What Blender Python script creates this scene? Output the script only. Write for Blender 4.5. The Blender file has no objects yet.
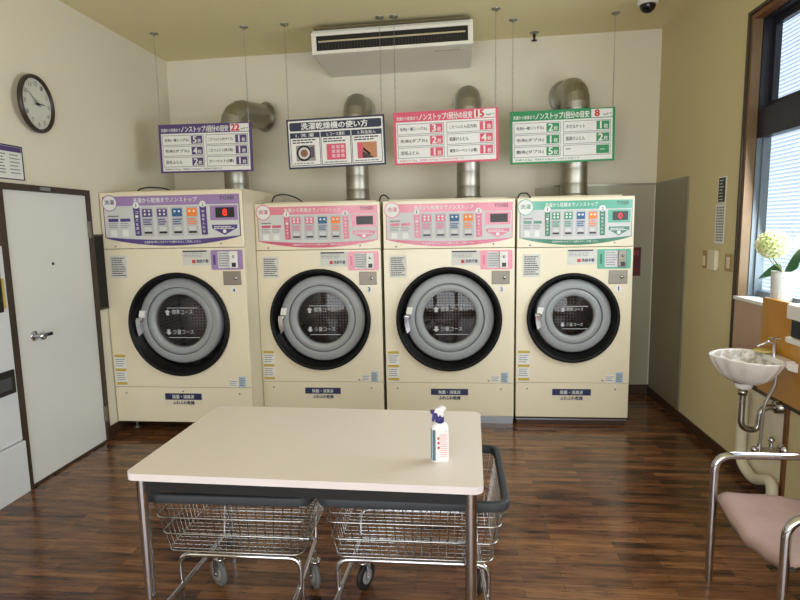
import bpy, math, random
from mathutils import Vector, Matrix
random.seed(7)
PI = math.pi
S = bpy.context.scene
COL = S.collection

# ------------------------------------------------------------------ camera
def make_camera():
    pitch, yaw, roll = 0.1294, -0.0974, -0.0184
    cy, sy = math.cos(yaw), math.sin(yaw)
    fw = Vector((sy*math.cos(pitch), cy*math.cos(pitch), -math.sin(pitch)))
    r = Vector((cy, -sy, 0)); u = r.cross(fw)
    c, s = math.cos(roll), math.sin(roll)
    r2 = c*r + s*u; u2 = -s*r + c*u
    cd = bpy.data.cameras.new('camera'); cd.sensor_width = 36.0
    cd.lens = 36.0*563.1/800.0; cd.clip_start = 0.02; cd.clip_end = 200
    o = bpy.data.objects.new('camera', cd); COL.objects.link(o)
    m = Matrix((r2, u2, -fw)).transposed().to_4x4(); m.translation = Vector((0, 0, 1.6))
    o.matrix_world = m; S.camera = o
make_camera()

# ------------------------------------------------------------------ light
S.view_settings.view_transform = 'Standard'; S.view_settings.look = 'None'
S.view_settings.gamma = 1.0; S.view_settings.use_curve_mapping = False
S.view_settings.exposure = -0.12
W = bpy.data.worlds.new('world'); S.world = W; W.use_nodes = True
bg = W.node_tree.nodes['Background']; bg.inputs[0].default_value = (0.87, 0.94, 1.0, 1); bg.inputs[1].default_value = 2.0

def area(name, loc, direction, sx, sy, power, col):
    ld = bpy.data.lights.new(name, 'AREA'); ld.shape = 'RECTANGLE'; ld.size = sx; ld.size_y = sy
    ld.energy = power; ld.color = col
    o = bpy.data.objects.new(name, ld); COL.objects.link(o); o.location = loc
    o.rotation_euler = Vector(direction).to_track_quat('-Z', 'Y').to_euler()
    return o
# daylight through the shop front behind the camera (three glazed bays), and through the side window
for wx in (-1.75, -0.35, 1.05):
    area('shopfront_daylight', (wx, -2.05, 1.35), (0, 1, 0.02), 1.15, 2.1, 43, (0.97, 0.98, 1.0))
area('side_window_daylight', (1.97, 2.75, 1.75), (-1, -0.1, -0.2), 1.9, 1.1, 74, (0.95, 0.98, 1.0))

sd = bpy.data.lights.new('sun', 'SUN'); sd.energy = 2.6; sd.angle = 0.009; sd.color = (1.0, 0.97, 0.92)
so = bpy.data.objects.new('sun', sd); COL.objects.link(so); so.rotation_euler = Vector((0.75, 0.25, -1.0)).to_track_quat('-Z', 'Y').to_euler()

# ------------------------------------------------------------------ helpers
def lin(c):
    return tuple(((v/255.0)/12.92 if v/255.0 <= 0.04045 else ((v/255.0+0.055)/1.055)**2.4) for v in c)
MATS = {}
def mat(name, rgb, rough=0.5, metal=0.0, noise=0.06, scale=12.0, bump=0.0, coat=0.0, spec=0.5, emit=0.0):
    if name in MATS: return MATS[name]
    m = bpy.data.materials.new(name); m.use_nodes = True
    nt = m.node_tree; b = nt.nodes['Principled BSDF']
    c = lin(rgb)
    b.inputs['Roughness'].default_value = rough; b.inputs['Metallic'].default_value = metal
    b.inputs['Specular IOR Level'].default_value = spec
    b.inputs['Coat Weight'].default_value = coat; b.inputs['Coat Roughness'].default_value = 0.08
    tc = nt.nodes.new('ShaderNodeTexCoord'); nz = nt.nodes.new('ShaderNodeTexNoise')
    nz.inputs['Scale'].default_value = scale; nz.inputs['Detail'].default_value = 3
    nt.links.new(tc.outputs['Object'], nz.inputs['Vector'])
    mx = nt.nodes.new('ShaderNodeMix'); mx.data_type = 'RGBA'
    mx.inputs[6].default_value = (*[v*(1-noise) for v in c], 1); mx.inputs[7].default_value = (*[min(1, v*(1+noise)) for v in c], 1)
    nt.links.new(nz.outputs['Fac'], mx.inputs[0]); nt.links.new(mx.outputs[2], b.inputs['Base Color'])
    if bump:
        bp = nt.nodes.new('ShaderNodeBump'); bp.inputs['Strength'].default_value = bump; bp.inputs['Distance'].default_value = 0.01
        nt.links.new(nz.outputs['Fac'], bp.inputs['Height']); nt.links.new(bp.outputs[0], b.inputs['Normal'])
    if emit:
        b.inputs['Emission Color'].default_value = (*c, 1); b.inputs['Emission Strength'].default_value = emit
    MATS[name] = m; return m

class MB:
    """collects shapes and links them as ONE mesh object"""
    def __init__(s, M=None): s.v = []; s.f = []; s.mi = []; s.sm = []; s.m = []; s.M = M or Matrix()
    def _m(s, m):
        if m not in s.m: s.m.append(m)
        return s.m.index(m)
    def add(s, vs, fs, m, smooth=False):
        b = len(s.v); s.v += [s.M @ Vector(p) for p in vs]; i = s._m(m)
        for f in fs: s.f.append([b+k for k in f]); s.mi.append(i); s.sm.append(smooth)
    def box(s, x0, x1, y0, y1, z0, z1, m):
        vs = [(x0,y0,z0),(x1,y0,z0),(x1,y1,z0),(x0,y1,z0),(x0,y0,z1),(x1,y0,z1),(x1,y1,z1),(x0,y1,z1)]
        s.add(vs, [(0,3,2,1),(4,5,6,7),(0,1,5,4),(1,2,6,5),(2,3,7,6),(3,0,4,7)], m)
    def quad(s, x, z, w, h, y, m):           # upright rectangle facing -y; x left, z top
        s.add([(x,y,z-h),(x+w,y,z-h),(x+w,y,z),(x,y,z)], [(0,1,2,3)], m)
    def plate(s, x, z, w, h, y, t, m):       # thin slab facing -y, front at y
        s.box(x, x+w, y, y+t, z-h, z, m)
    def poly(s, pts, y, m):
        a = sum(pts[i][0]*pts[(i+1)%len(pts)][1]-pts[(i+1)%len(pts)][0]*pts[i][1] for i in range(len(pts)))
        if a < 0: pts = pts[::-1]
        s.add([(p[0], y, p[1]) for p in pts], [tuple(range(len(pts)))], m)
    def disc(s, x, z, r, y, m, n=24): s.poly([(x+r*math.cos(2*PI*i/n), z+r*math.sin(2*PI*i/n)) for i in range(n)], y, m)
    def prism(s, pts, y0, y1, m, smooth=False):      # outline in xz pushed from y0 to y1
        a = sum(pts[i][0]*pts[(i+1)%len(pts)][1]-pts[(i+1)%len(pts)][0]*pts[i][1] for i in range(len(pts)))
        if a < 0: pts = pts[::-1]
        n = len(pts); vs = [(p[0], y0, p[1]) for p in pts]+[(p[0], y1, p[1]) for p in pts]
        s.add(vs, [tuple(range(n)), tuple(range(2*n-1, n-1, -1))], m)
        s.add(vs, [(i, n+i, n+(i+1)%n, (i+1)%n) for i in range(n)], m, smooth)
    def slab(s, pts, z0, z1, m, side=None, smooth=False):        # outline in xy (ccw) pushed z0..z1
        n = len(pts); vs = [(p[0], p[1], z0) for p in pts]+[(p[0], p[1], z1) for p in pts]
        s.add(vs, [tuple(range(n-1, -1, -1)), tuple(range(n, 2*n))], m)
        s.add(vs, [(i, (i+1)%n, n+(i+1)%n, n+i) for i in range(n)], side or m, smooth)
    def tube(s, pts, r, m, n=10, closed=False, cap=True):
        P = [Vector(p) for p in pts]; N = len(P); rings = []
        R = r if isinstance(r, (list, tuple)) else [r]*N
        up = None
        for i in range(N):
            if closed: t = P[(i+1)%N]-P[i-1]
            else: t = P[min(i+1, N-1)]-P[max(i-1, 0)]
            t.normalize()
            if up is None:
                up = Vector((0,0,1)) if abs(t.z) < 0.9 else Vector((1,0,0))
            a = (up-t*up.dot(t)).normalized(); up = a; b = t.cross(a)
            rings.append([P[i]+a*R[i]*math.cos(2*PI*k/n)+b*R[i]*math.sin(2*PI*k/n) for k in range(n)])
        vs = [v for rg in rings for v in rg]; fs = []
        for i in range(N if closed else N-1):
            j = (i+1) % N
            for k in range(n): fs.append((i*n+k, i*n+(k+1)%n, j*n+(k+1)%n, j*n+k))
        s.add(vs, fs, m, n > 4)
        if cap and not closed: s.add(vs, [tuple(range(n-1, -1, -1)), tuple(range((N-1)*n, N*n))], m)
    def lathe(s, prof, c, m, axis='z', n=40, closed=False, smooth=True, a0=0, a1=2*PI):
        """prof = (radius, height) pairs about an axis through c"""
        full = abs(a1-a0-2*PI) < 1e-6; cnt = n if full else n+1; vs = []
        for r, h in prof:
            for k in range(cnt):
                a = a0+(a1-a0)*k/n; x, y = r*math.cos(a), r*math.sin(a)
                vs.append({'z': (c[0]+x, c[1]+y, c[2]+h), 'y': (c[0]+x, c[1]+h, c[2]+y), 'x': (c[0]+h, c[1]+x, c[2]+y)}[axis])
        fs = []
        for i in range(len(prof)-1):
            for k in range(n):
                k2 = (k+1) % cnt; f = (i*cnt+k, i*cnt+k2, (i+1)*cnt+k2, (i+1)*cnt+k)
                fs.append(f if axis != 'y' else f[::-1])
        s.add(vs, fs, m, smooth)
    def sphere(s, c, r, m, n=12, sc=(1,1,1)):
        k = n//2; prof = [(r*math.sin(PI*i/k), -r*math.cos(PI*i/k)) for i in range(k+1)]
        vs = []; 
        for pr, h in prof:
            for j in range(n):
                a = 2*PI*j/n; vs.append((c[0]+pr*math.cos(a)*sc[0], c[1]+pr*math.sin(a)*sc[1], c[2]+h*sc[2]))
        s.add(vs, [(i*n+j, i*n+(j+1)%n, (i+1)*n+(j+1)%n, (i+1)*n+j) for i in range(k) for j in range(n)], m, True)
    def text(s, body, x, z, w, h, y, m, bold=0.02, keep=False, align='L'):
        """lettering fitted into the box whose top left corner is x, z, facing -y"""
        vs, fs = glyphs(body, 0.0)
        if not vs: return
        xs = [p[0] for p in vs]; ys = [p[1] for p in vs]
        bx, bz, bw, bh = min(xs), min(ys), max(xs)-min(xs), max(ys)-min(ys)
        sx, sz = w/max(bw, 1e-6), h/max(bh, 1e-6)
        if keep:
            k = min(sx, sz); ox = (w-bw*k)/2 if align == 'C' else 0; sx = sz = k
        else: ox = 0
        d = bold*0.55
        for k, (ax, az) in enumerate(((-d, 0), (d, 0), (0, d*0.6), (0, -d*0.6)) if d > 0.003 else ((0, 0),)):
            s.add([(x+ox+(p[0]-bx+ax)*sx, y-0.00003*k, z-h+(p[1]-bz+az)*sz) for p in vs], fs, m)
    def lines(s, x, z, w, h, rows, y, m, fill=0.45, seed=0, gap=0.0):
        """rows of tiny print too small to read"""
        rr = random.Random(seed); dz = h/rows
        for i in range(rows):
            xx = x; end = x+w*(0.75+0.25*rr.random())
            while xx < end-1e-4:
                ww = min(w*(0.08+0.12*rr.random()), end-xx)
                s.quad(xx, z-i*dz-dz*(1-fill)/2, ww, dz*fill, y, m); xx += ww+w*0.025
    def build(s, name, parent=None, bevel=0.0, world=False, segs=2):
        me = bpy.data.meshes.new(name)
        vs = s.v
        if world and parent is not None:
            inv = (Matrix.Translation(parent.location) @ parent.rotation_euler.to_matrix().to_4x4()).inverted(); vs = [inv @ p for p in vs]
        me.from_pydata([tuple(p) for p in vs], [], s.f)
        for m in s.m: me.materials.append(m)
        me.polygons.foreach_set('material_index', s.mi); me.polygons.foreach_set('use_smooth', s.sm)
        me.update(); o = bpy.data.objects.new(name, me); COL.objects.link(o)
        if parent is not None: o.parent = parent
        if bevel:
            b = o.modifiers.new('bevel', 'BEVEL'); b.width = bevel; b.segments = segs; b.limit_method = 'ANGLE'; b.angle_limit = 0.7
        return o
GC = {}
def glyphs(body, bold):
    k = (body, bold)
    if k in GC: return GC[k]
    cu = bpy.data.curves.new('lettering', 'FONT'); cu.body = body; cu.size = 1.0; cu.resolution_u = 2; cu.offset = bold
    o = bpy.data.objects.new('lettering', cu); COL.objects.link(o)
    bpy.context.view_layer.update()
    me = bpy.data.meshes.new_from_object(o.evaluated_get(bpy.context.evaluated_depsgraph_get()))
    r = ([tuple(v.co[:2]) for v in me.vertices], [tuple(p.vertices) for p in me.polygons])
    bpy.data.objects.remove(o); bpy.data.curves.remove(cu); bpy.data.meshes.remove(me)
    GC[k] = r; return r
def tag(o, label, cat, group=None, kind=None):
    o['label'] = label; o['category'] = cat
    if group: o['group'] = group
    if kind: o['kind'] = kind
    return o
def thing(name, label, cat, loc=(0,0,0), rotz=0.0, group=None):
    o = bpy.data.objects.new(name, None); COL.objects.link(o); o.empty_display_size = 0.05
    o.location = loc; o.rotation_euler = (0, 0, rotz); tag(o, label, cat, group); return o
def struct(mb, name, **k):
    o = mb.build(name, **k); o['kind'] = 'structure'; return o
def arc(c, r, a0, a1, n, plane='xz'):
    out = []
    for i in range(n+1):
        a = a0+(a1-a0)*i/n; p, q = r*math.cos(a), r*math.sin(a)
        out.append({'xz': (c[0]+p, c[1], c[2]+q), 'yz': (c[0], c[1]+p, c[2]+q), 'xy': (c[0]+p, c[1]+q, c[2])}[plane])
    return out
def rrect(x0, x1, y0, y1, r, n=6):
    pts = []
    for cx, cy, a in ((x1-r, y0+r, -PI/2), (x1-r, y1-r, 0), (x0+r, y1-r, PI/2), (x0+r, y0+r, PI)):
        for i in range(n+1): pts.append((cx+r*math.cos(a+PI/2*i/n), cy+r*math.sin(a+PI/2*i/n)))
    return pts
def round_path(pts, r, n=6):
    """polyline with its corners rounded"""
    P = [Vector(p) for p in pts]; out = [P[0]]
    for i in range(1, len(P)-1):
        a = (P[i-1]-P[i]); b = (P[i+1]-P[i]); d = min(r, a.length*0.49, b.length*0.49)
        p0 = P[i]+a.normalized()*d; p1 = P[i]+b.normalized()*d
        for k in range(n+1):
            t = k/n; out.append((1-t)**2*p0+2*t*(1-t)*P[i]+t*t*p1)
    out.append(P[-1]); return out

# ------------------------------------------------------------------ materials
def wood_floor():
    m = bpy.data.materials.new('wood_plank_floor'); m.use_nodes = True; nt = m.node_tree; b = nt.nodes['Principled BSDF']
    N = nt.nodes.new; L = nt.links.new
    tc = N('ShaderNodeTexCoord')
    br = N('ShaderNodeTexBrick'); br.offset = 0.37; br.offset_frequency = 2; br.squash = 1.0
    for k, v in (('Scale', 1.0), ('Mortar Size', 0.0012), ('Mortar Smooth', 0.2), ('Bias', 0.0), ('Brick Width', 0.48), ('Row Height', 0.052)): br.inputs[k].default_value = v
    br.inputs['Color1'].default_value = (0, 0, 0, 1); br.inputs['Color2'].default_value = (1, 1, 1, 1); br.inputs['Mortar'].default_value = (0.1, 0.1, 0.1, 1)
    L(tc.outputs['Object'], br.inputs['Vector'])
    mp = N('ShaderNodeMapping'); mp.inputs['Scale'].default_value = (1.3, 11, 1); L(tc.outputs['Object'], mp.inputs['Vector'])
    nz = N('ShaderNodeTexNoise'); nz.inputs['Scale'].default_value = 2.2; nz.inputs['Detail'].default_value = 6; nz.inputs['Roughness'].default_value = 0.62
    L(mp.outputs[0], nz.inputs['Vector'])
    mp2 = N('ShaderNodeMapping'); mp2.inputs['Scale'].default_value = (3.5, 42, 1); L(tc.outputs['Object'], mp2.inputs['Vector'])
    nf = N('ShaderNodeTexNoise'); nf.inputs['Scale'].default_value = 3; nf.inputs['Detail'].default_value = 4; L(mp2.outputs[0], nf.inputs['Vector'])
    a = N('ShaderNodeMath'); a.operation = 'MULTIPLY_ADD'; a.inputs[1].default_value = 0.26; L(br.outputs['Color'], a.inputs[0])
    s2 = N('ShaderNodeMath'); s2.operation = 'MULTIPLY'; s2.inputs[1].default_value = 0.95; L(nz.outputs['Fac'], s2.inputs[0]); L(s2.outputs[0], a.inputs[2])
    a2 = N('ShaderNodeMath'); a2.operation = 'MULTIPLY_ADD'; a2.inputs[1].default_value = 0.22; L(nf.outputs['Fac'], a2.inputs[0]); L(a.outputs[0], a2.inputs[2])
    cr = N('ShaderNodeValToRGB'); e = cr.color_ramp.elements
    e[0].position = 0.47; e[0].color = (*lin((32, 19, 14)), 1); e[1].position = 1.0; e[1].color = (*lin((150, 106, 68)), 1)
    x = e.new(0.60); x.color = (*lin((84, 53, 35)), 1); x = e.new(0.78); x.color = (*lin((118, 79, 50)), 1)
    L(a2.outputs[0], cr.inputs[0])
    mx = N('ShaderNodeMix'); mx.data_type = 'RGBA'; mx.inputs[7].default_value = (*lin((40, 24, 18)), 1)
    L(cr.outputs[0], mx.inputs[6]); fm = N('ShaderNodeMath'); fm.operation = 'MULTIPLY'; fm.inputs[1].default_value = 0.6
    L(br.outputs['Fac'], fm.inputs[0]); L(fm.outputs[0], mx.inputs[0]); L(mx.outputs[2], b.inputs['Base Color'])
    mp3 = N('ShaderNodeMapping'); mp3.inputs['Scale'].default_value = (4.2, 34, 1); L(tc.outputs['Object'], mp3.inputs['Vector'])
    nd = N('ShaderNodeTexNoise'); nd.inputs['Scale'].default_value = 1.6; nd.inputs['Detail'].default_value = 3; nd.inputs['Roughness'].default_value = 0.7; L(mp3.outputs[0], nd.inputs['Vector'])
    dr = N('ShaderNodeMapRange'); dr.inputs[1].default_value = 0.57; dr.inputs[2].default_value = 0.66; dr.inputs[3].default_value = 0.0; dr.inputs[4].default_value = 0.78; L(nd.outputs['Fac'], dr.inputs[0])
    md = N('ShaderNodeMix'); md.data_type = 'RGBA'; md.inputs[7].default_value = (*lin((38, 24, 18)), 1); L(dr.outputs[0], md.inputs[0]); L(mx.outputs[2], md.inputs[6]); L(md.outputs[2], b.inputs['Base Color'])
    rr = N('ShaderNodeMapRange'); rr.inputs[3].default_value = 0.13; rr.inputs[4].default_value = 0.24; L(nz.outputs['Fac'], rr.inputs[0]); L(rr.outputs[0], b.inputs['Roughness'])
    bp = N('ShaderNodeBump'); bp.inputs['Strength'].default_value = 0.10; bp.inputs['Distance'].default_value = 0.004
    L(nf.outputs['Fac'], bp.inputs['Height']); L(bp.outputs[0], b.inputs['Normal'])
    return m
def glass_mat(name, tint, rough=0.02, refl=0.05):
    m = bpy.data.materials.new(name); m.use_nodes = True; nt = m.node_tree; nt.nodes.clear(); N = nt.nodes.new; L = nt.links.new
    o = N('ShaderNodeOutputMaterial'); t = N('ShaderNodeBsdfTransparent'); t.inputs[0].default_value = (*tint, 1)
    g = N('ShaderNodeBsdfGlossy'); g.inputs['Roughness'].default_value = rough
    lw = N('ShaderNodeLayerWeight'); lw.inputs['Blend'].default_value = 0.5
    pw = N('ShaderNodeMath'); pw.operation = 'POWER'; pw.inputs[1].default_value = 5.0; L(lw.outputs['Facing'], pw.inputs[0])
    ad = N('ShaderNodeMath'); ad.operation = 'MULTIPLY_ADD'; ad.inputs[1].default_value = 0.9; ad.inputs[2].default_value = refl; ad.use_clamp = True; L(pw.outputs[0], ad.inputs[0])
    mx = N('ShaderNodeMixShader'); L(ad.outputs[0], mx.inputs[0]); L(t.outputs[0], mx.inputs[1]); L(g.outputs[0], mx.inputs[2]); L(mx.outputs[0], o.inputs[0])
    return m
def steel_mat(name, rgb, rough, sx=1, sz=60):
    m = mat(name, rgb, rough, 1.0, 0.12, 1.0); nt = m.node_tree
    mp = nt.nodes.new('ShaderNodeMapping'); mp.inputs['Scale'].default_value = (sx, sx, sz)
    nz = [n for n in nt.nodes if n.type == 'TEX_NOISE'][0]; tc = [n for n in nt.nodes if n.type == 'TEX_COORD'][0]
    nt.links.new(tc.outputs['Object'], mp.inputs[0]); nt.links.new(mp.outputs[0], nz.inputs['Vector']); return m
def drum_mat():
    m = mat('perforated_drum_steel', (150, 148, 146), 0.55, 0.5, 0.05, 4)
    nt = m.node_tree; b = nt.nodes['Principled BSDF']; tc = [n for n in nt.nodes if n.type == 'TEX_COORD'][0]
    v = nt.nodes.new('ShaderNodeTexVoronoi'); v.inputs['Scale'].default_value = 38; v.inputs['Randomness'].default_value = 0.15
    nt.links.new(tc.outputs['Object'], v.inputs['Vector'])
    cr = nt.nodes.new('ShaderNodeValToRGB'); cr.color_ramp.elements[0].position = 0.28; cr.color_ramp.elements[0].color = (0.01, 0.01, 0.01, 1)
    cr.color_ramp.elements[1].position = 0.34; cr.color_ramp.elements[1].color = (0.26, 0.24, 0.23, 1)
    nt.links.new(v.outputs['Distance'], cr.inputs[0]); nt.links.new(cr.outputs[0], b.inputs['Base Color']); return m

WHITE_WALL = mat('off_white_wallpaper', (224, 218, 200), 0.85, noise=0.02, scale=60, bump=0.08)
OLIVE_WALL = mat('olive_yellow_wallpaper', (206, 193, 150), 0.85, noise=0.02, scale=60, bump=0.08)
CEIL = mat('khaki_ceiling_paper', (224, 214, 170), 0.9, noise=0.02, scale=50, bump=0.05)
FLOOR = wood_floor()
BASEB = mat('dark_brown_baseboard', (66, 44, 32), 0.45, noise=0.12, scale=8)
DARKTRIM = mat('dark_bronze_trim', (58, 46, 36), 0.45)
BROWNTRIM = mat('brown_wood_trim', (112, 70, 40), 0.5, noise=0.2, scale=9)
DOORW = mat('off_white_door_sheet', (222, 222, 220), 0.45, noise=0.015, scale=5)
CREAM = mat('cream_painted_steel', (228, 218, 192), 0.32, noise=0.012, scale=4, coat=0.25)
CREAM_SIDE = CREAM
BLACK = mat('black_rubber', (7, 7, 9), 0.5, noise=0.1, spec=0.25)
BLACKP = mat('black_plastic', (20, 20, 22), 0.35)
GREYDOOR = mat('grey_painted_door_ring', (148, 152, 154), 0.35, noise=0.03, scale=5)
GREYLIP = mat('dark_grey_groove', (96, 101, 106), 0.4)
CHROME = mat('polished_chrome', (196, 196, 202), 0.09, 1.0, 0.02)
DUCT = steel_mat('spiral_galvanised_duct', (172, 170, 160), 0.42, 1, 14)
BRUSHED = steel_mat('brushed_stainless', (140, 134, 124), 0.5, 2, 80)
PAPER = mat('white_print', (228, 228, 226), 0.5, noise=0.01)
GREYP = mat('pale_grey_print', (204, 204, 204), 0.5, noise=0.01)
INK = mat('dark_print_ink', (52, 52, 62), 0.5)
GINK = mat('grey_print_ink', (120, 122, 130), 0.5)
NAVY = mat('navy_print', (36, 40, 84), 0.45)
REDP = mat('red_print', (200, 50, 44), 0.5)
YELLOWP = mat('yellow_print', (196, 170, 70), 0.5)
ORANGE = mat('orange_print', (240, 130, 50), 0.5)
BLUEP = mat('blue_print', (38, 92, 140), 0.5)
DRUM = drum_mat()
GLASSD = glass_mat('porthole_glass', (0.66, 0.61, 0.60), 0.02, 0.03)
WHITEP = mat('white_plastic', (226, 226, 222), 0.4, noise=0.01)
GALV = mat('galvanised_plate', (160, 165, 172), 0.38, 0.9, 0.1, 6)
LAM = mat('beige_laminate_top', (226, 217, 210), 0.42, noise=0.012, scale=25)
EDGEB = mat('pale_edge_band', (222, 214, 216), 0.4)

# ------------------------------------------------------------------ room
XL, XR, YB, YF = -2.70, 1.806, 5.337, -2.1
def ceil_z(x): return 3.188+(x+2.68)*0.01627
b = MB(); b.box(XL-0.1, XR+0.1, YF-0.1, YB+0.1, -0.05, 0, FLOOR); struct(b, 'floor')
b = MB(); x0, x1 = XL-0.12, XR+0.4
b.add([(x0,YF-0.1,ceil_z(x0)),(x1,YF-0.1,ceil_z(x1)),(x1,YB+0.1,ceil_z(x1)),(x0,YB+0.1,ceil_z(x0)),
       (x0,YF-0.1,3.5),(x1,YF-0.1,3.5),(x1,YB+0.1,3.5),(x0,YB+0.1,3.5)],
      [(0,1,2,3),(4,7,6,5),(0,4,5,1),(1,5,6,2),(2,6,7,3),(3,7,4,0)], CEIL); struct(b, 'ceiling')
b = MB(); b.box(XL-0.1, XL, YF, YB+0.1, 0, 3.3, WHITE_WALL); struct(b, 'wall_left')
b = MB(); b.box(XL, XR, YB, YB+0.1, 0, 3.4, WHITE_WALL); struct(b, 'wall_back')
# right wall: solid beyond the window, a low wall under it, a lintel above it
WY0, WY1, WZ0, WZ1 = 0.9, 3.79, 1.10, 2.83
b = MB()
b.box(XR, XR+0.145, WY1, YB+0.1, 0, 3.4, OLIVE_WALL); b.box(XR, XR+0.145, YF, WY0, 0, 3.4, OLIVE_WALL)
b.box(XR, XR+0.145, WY0, WY1, 0, WZ0, OLIVE_WALL); b.box(XR, XR+0.145, WY0, WY1, WZ1, 3.4, OLIVE_WALL); struct(b, 'wall_right')
# shop front wall behind the camera with three glazed bays
b = MB()
b.box(XL, XR, YF-0.1, YF, 2.45, 3.4, WHITE_WALL); b.box(XL, XR, YF-0.1, YF, 0, 0.25, WHITE_WALL)
for a_, c_ in ((XL, -2.36), (-1.14, -0.96), (0.26, 0.44), (1.66, XR)): b.box(a_, c_, YF-0.1, YF, 0.25, 2.45, WHITE_WALL)
struct(b, 'wall_front')
# baseboards
b = MB(); b.box(XL, XR, YB-0.012, YB, 0, 0.09, BASEB); struct(b, 'baseboard_back')
b = MB(); b.box(XL, XL+0.012, 3.97, YB-0.012, 0, 0.09, BASEB); b.box(XL, XL+0.012, YF, 3.1, 0, 0.09, BASEB); struct(b, 'baseboard_left')
b = MB(); b.box(XR-0.012, XR, 3.165, YB-0.012, 0, 0.075, BASEB); b.box(XR-0.012, XR, YF, 3.115, 0, 0.075, BASEB); struct(b, 'baseboard_right')
# door
b = MB()
fx = XL+0.04
b.box(XL-0.01, fx, 3.108, 3.152, 0, 1.905, DARKTRIM); b.box(XL-0.01, fx, 3.935, 3.965, 0, 1.905, DARKTRIM); b.box(XL-0.01, fx, 3.152, 3.935, 1.868, 1.905, DARKTRIM)
b.box(XL-0.01, XL+0.034, 3.152, 3.935, 0, 0.014, DARKTRIM)
struct(b, 'trim_1')
b = MB(); b.box(XL-0.01, XL+0.022, 3.156, 3.931, 0.014, 1.864, DOORW); door = struct(b, 'door_1')
b = MB(); b.lathe([(0.0, 0.075), (0.02, 0.074), (0.027, 0.06), (0.026, 0.045), (0.014, 0.035), (0.012, 0.012), (0.032, 0.008), (0.034, 0.0)], (XL+0.022, 3.305, 0.95), CHROME, 'x', 20)
b.box(XL+0.06, XL+0.08, 3.305, 3.40, 0.938, 0.962, CHROME); b.build('door_handle', door, bevel=0.003)
b = MB(); b.lathe([(0.0, 0.006), (0.009, 0.005), (0.01, 0.0)], (XL+0.022, 3.535, 1.397), BLACKP, 'x', 12); b.build('peephole', door)
for z in (1.62, 0.22):
    b = MB(); b.box(XL+0.022, XL+0.044, 3.925, 3.945, z-0.06, z+0.06, BRUSHED); b.build('hinge', door)
b = MB(); b.box(XL+0.035, XL+0.045, 3.46, 3.55, 1.875, 1.897, GALV); b.build('strike_plate', door)

# ------------------------------------------------------------------ window on the right
BLUEAL = mat('blue_grey_aluminium', (104, 116, 126), 0.4, 0.1, 0.05)
DARKAL = mat('dark_bronze_aluminium', (40, 40, 50), 0.4, 0.3)
LINT = mat('light_wood_jamb', (108, 84, 54), 0.5, noise=0.2, scale=10)
PINKB = mat('pinkish_beige_board', (182, 154, 134), 0.6, noise=0.03, scale=6)
ORB = mat('orange_varnished_board', (184, 128, 34), 0.35, noise=0.08, scale=3, coat=0.3)
b = MB()
b.box(XR-0.006, XR+0.05, WY1-0.03, WY1-0.001, 1.12, WZ1-0.001, LINT)        # jamb lining
b.box(XR-0.006, XR+0.05, WY0, WY1-0.03, WZ1-0.03, WZ1-0.001, BROWNTRIM)
struct(b, 'trim_2', bevel=0.002)
b = MB()
b.box(XR-0.016, XR-0.0005, WY1, WY1+0.022, 0.585, WZ1+0.02, DARKTRIM); b.box(XR-0.016, XR-0.0005, WY0, WY1, WZ1, WZ1+0.02, DARKTRIM)
b.box(XR-0.016, XR-0.0005, WY0-0.9, WY1, 0.585, 0.61, DARKTRIM); struct(b, 'trim_3')
b = MB(); b.box(XR-0.008, XR-0.0005, 3.421, WY1-0.001, 0.611, 1.10, PINKB); struct(b, 'trim_4')
b = MB(); b.box(XR-0.014, XR-0.0005, 3.13, 3.16, 0.0, 0.584, BROWNTRIM); struct(b, 'trim_5')
b = MB(); b.box(XR-0.02, XR+0.14, WY0, WY1-0.001, 1.101, 1.122, WHITEP); struct(b, 'trim_6', bevel=0.003)
win = MB()
fx0, fx1 = XR+0.052, XR+0.118
win.box(fx0, fx1, WY1-0.035, WY1-0.002, 1.125, 2.10, BLUEAL); win.box(fx0+0.03, fx1+0.01, WY1-0.05, WY1-0.035, 1.125, 2.10, BLUEAL)
win.box(fx0, fx1, WY1-0.035, WY1-0.002, 2.10, WZ1-0.002, DARKAL)
win.box(fx0, fx1, WY0, WY1-0.035, 2.10, 2.27, DARKAL)                 # transom
win.box(fx0, fx1, WY0, WY1-0.035, 2.79, WZ1-0.002, DARKAL)
win.box(fx0+0.05, fx1+0.02, WY0, WY1-0.035, 1.125, 1.16, BLUEAL)
win.box(fx0+0.05, fx1+0.02, WY1-0.075, WY1-0.035, 2.27, 2.79, DARKAL) # sash stile
win.box(fx0+0.05, fx1+0.02, WY0, WY1-0.075, 2.27, 2.31, DARKAL); win.box(fx0+0.05, fx1+0.02, WY0, WY1-0.075, 2.75, 2.79, DARKAL)
win.box(fx0, fx1+0.02, 2.2, 2.24, 1.16, 2.10, BLUEAL)
wino = struct(win, 'window_1')
gl = glass_mat('window_glass', (0.93, 0.97, 0.98), 0.02, 0.04)
b = MB(); b.box(XR+0.128, XR+0.132, WY0, WY1-0.035, 1.16, 2.10, gl); b.build('pane', wino)
b = MB(); b.box(XR+0.128, XR+0.132, WY0, WY1-0.075, 2.31, 2.75, gl); b.build('pane', wino)
NB = mat('neighbour_white_siding', (232, 236, 242), 0.6, noise=0.02)
b = MB(); b.box(XR+2.2, XR+2.35, -3, 22, -0.1, 5.2, NB)
for i in range(110): b.box(XR+2.185, XR+2.2, -3, 22, 0.047*i, 0.047*i+0.006, mat('siding_joint', (170, 184, 206), 0.6))
struct(b, 'wall_outside')
b = MB(); b.box(XR+0.3, XR+2.3, -3, 22, -0.15, -0.1, mat('outdoor_concrete', (190, 188, 182), 0.8)); struct(b, 'ground_outside')

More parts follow.
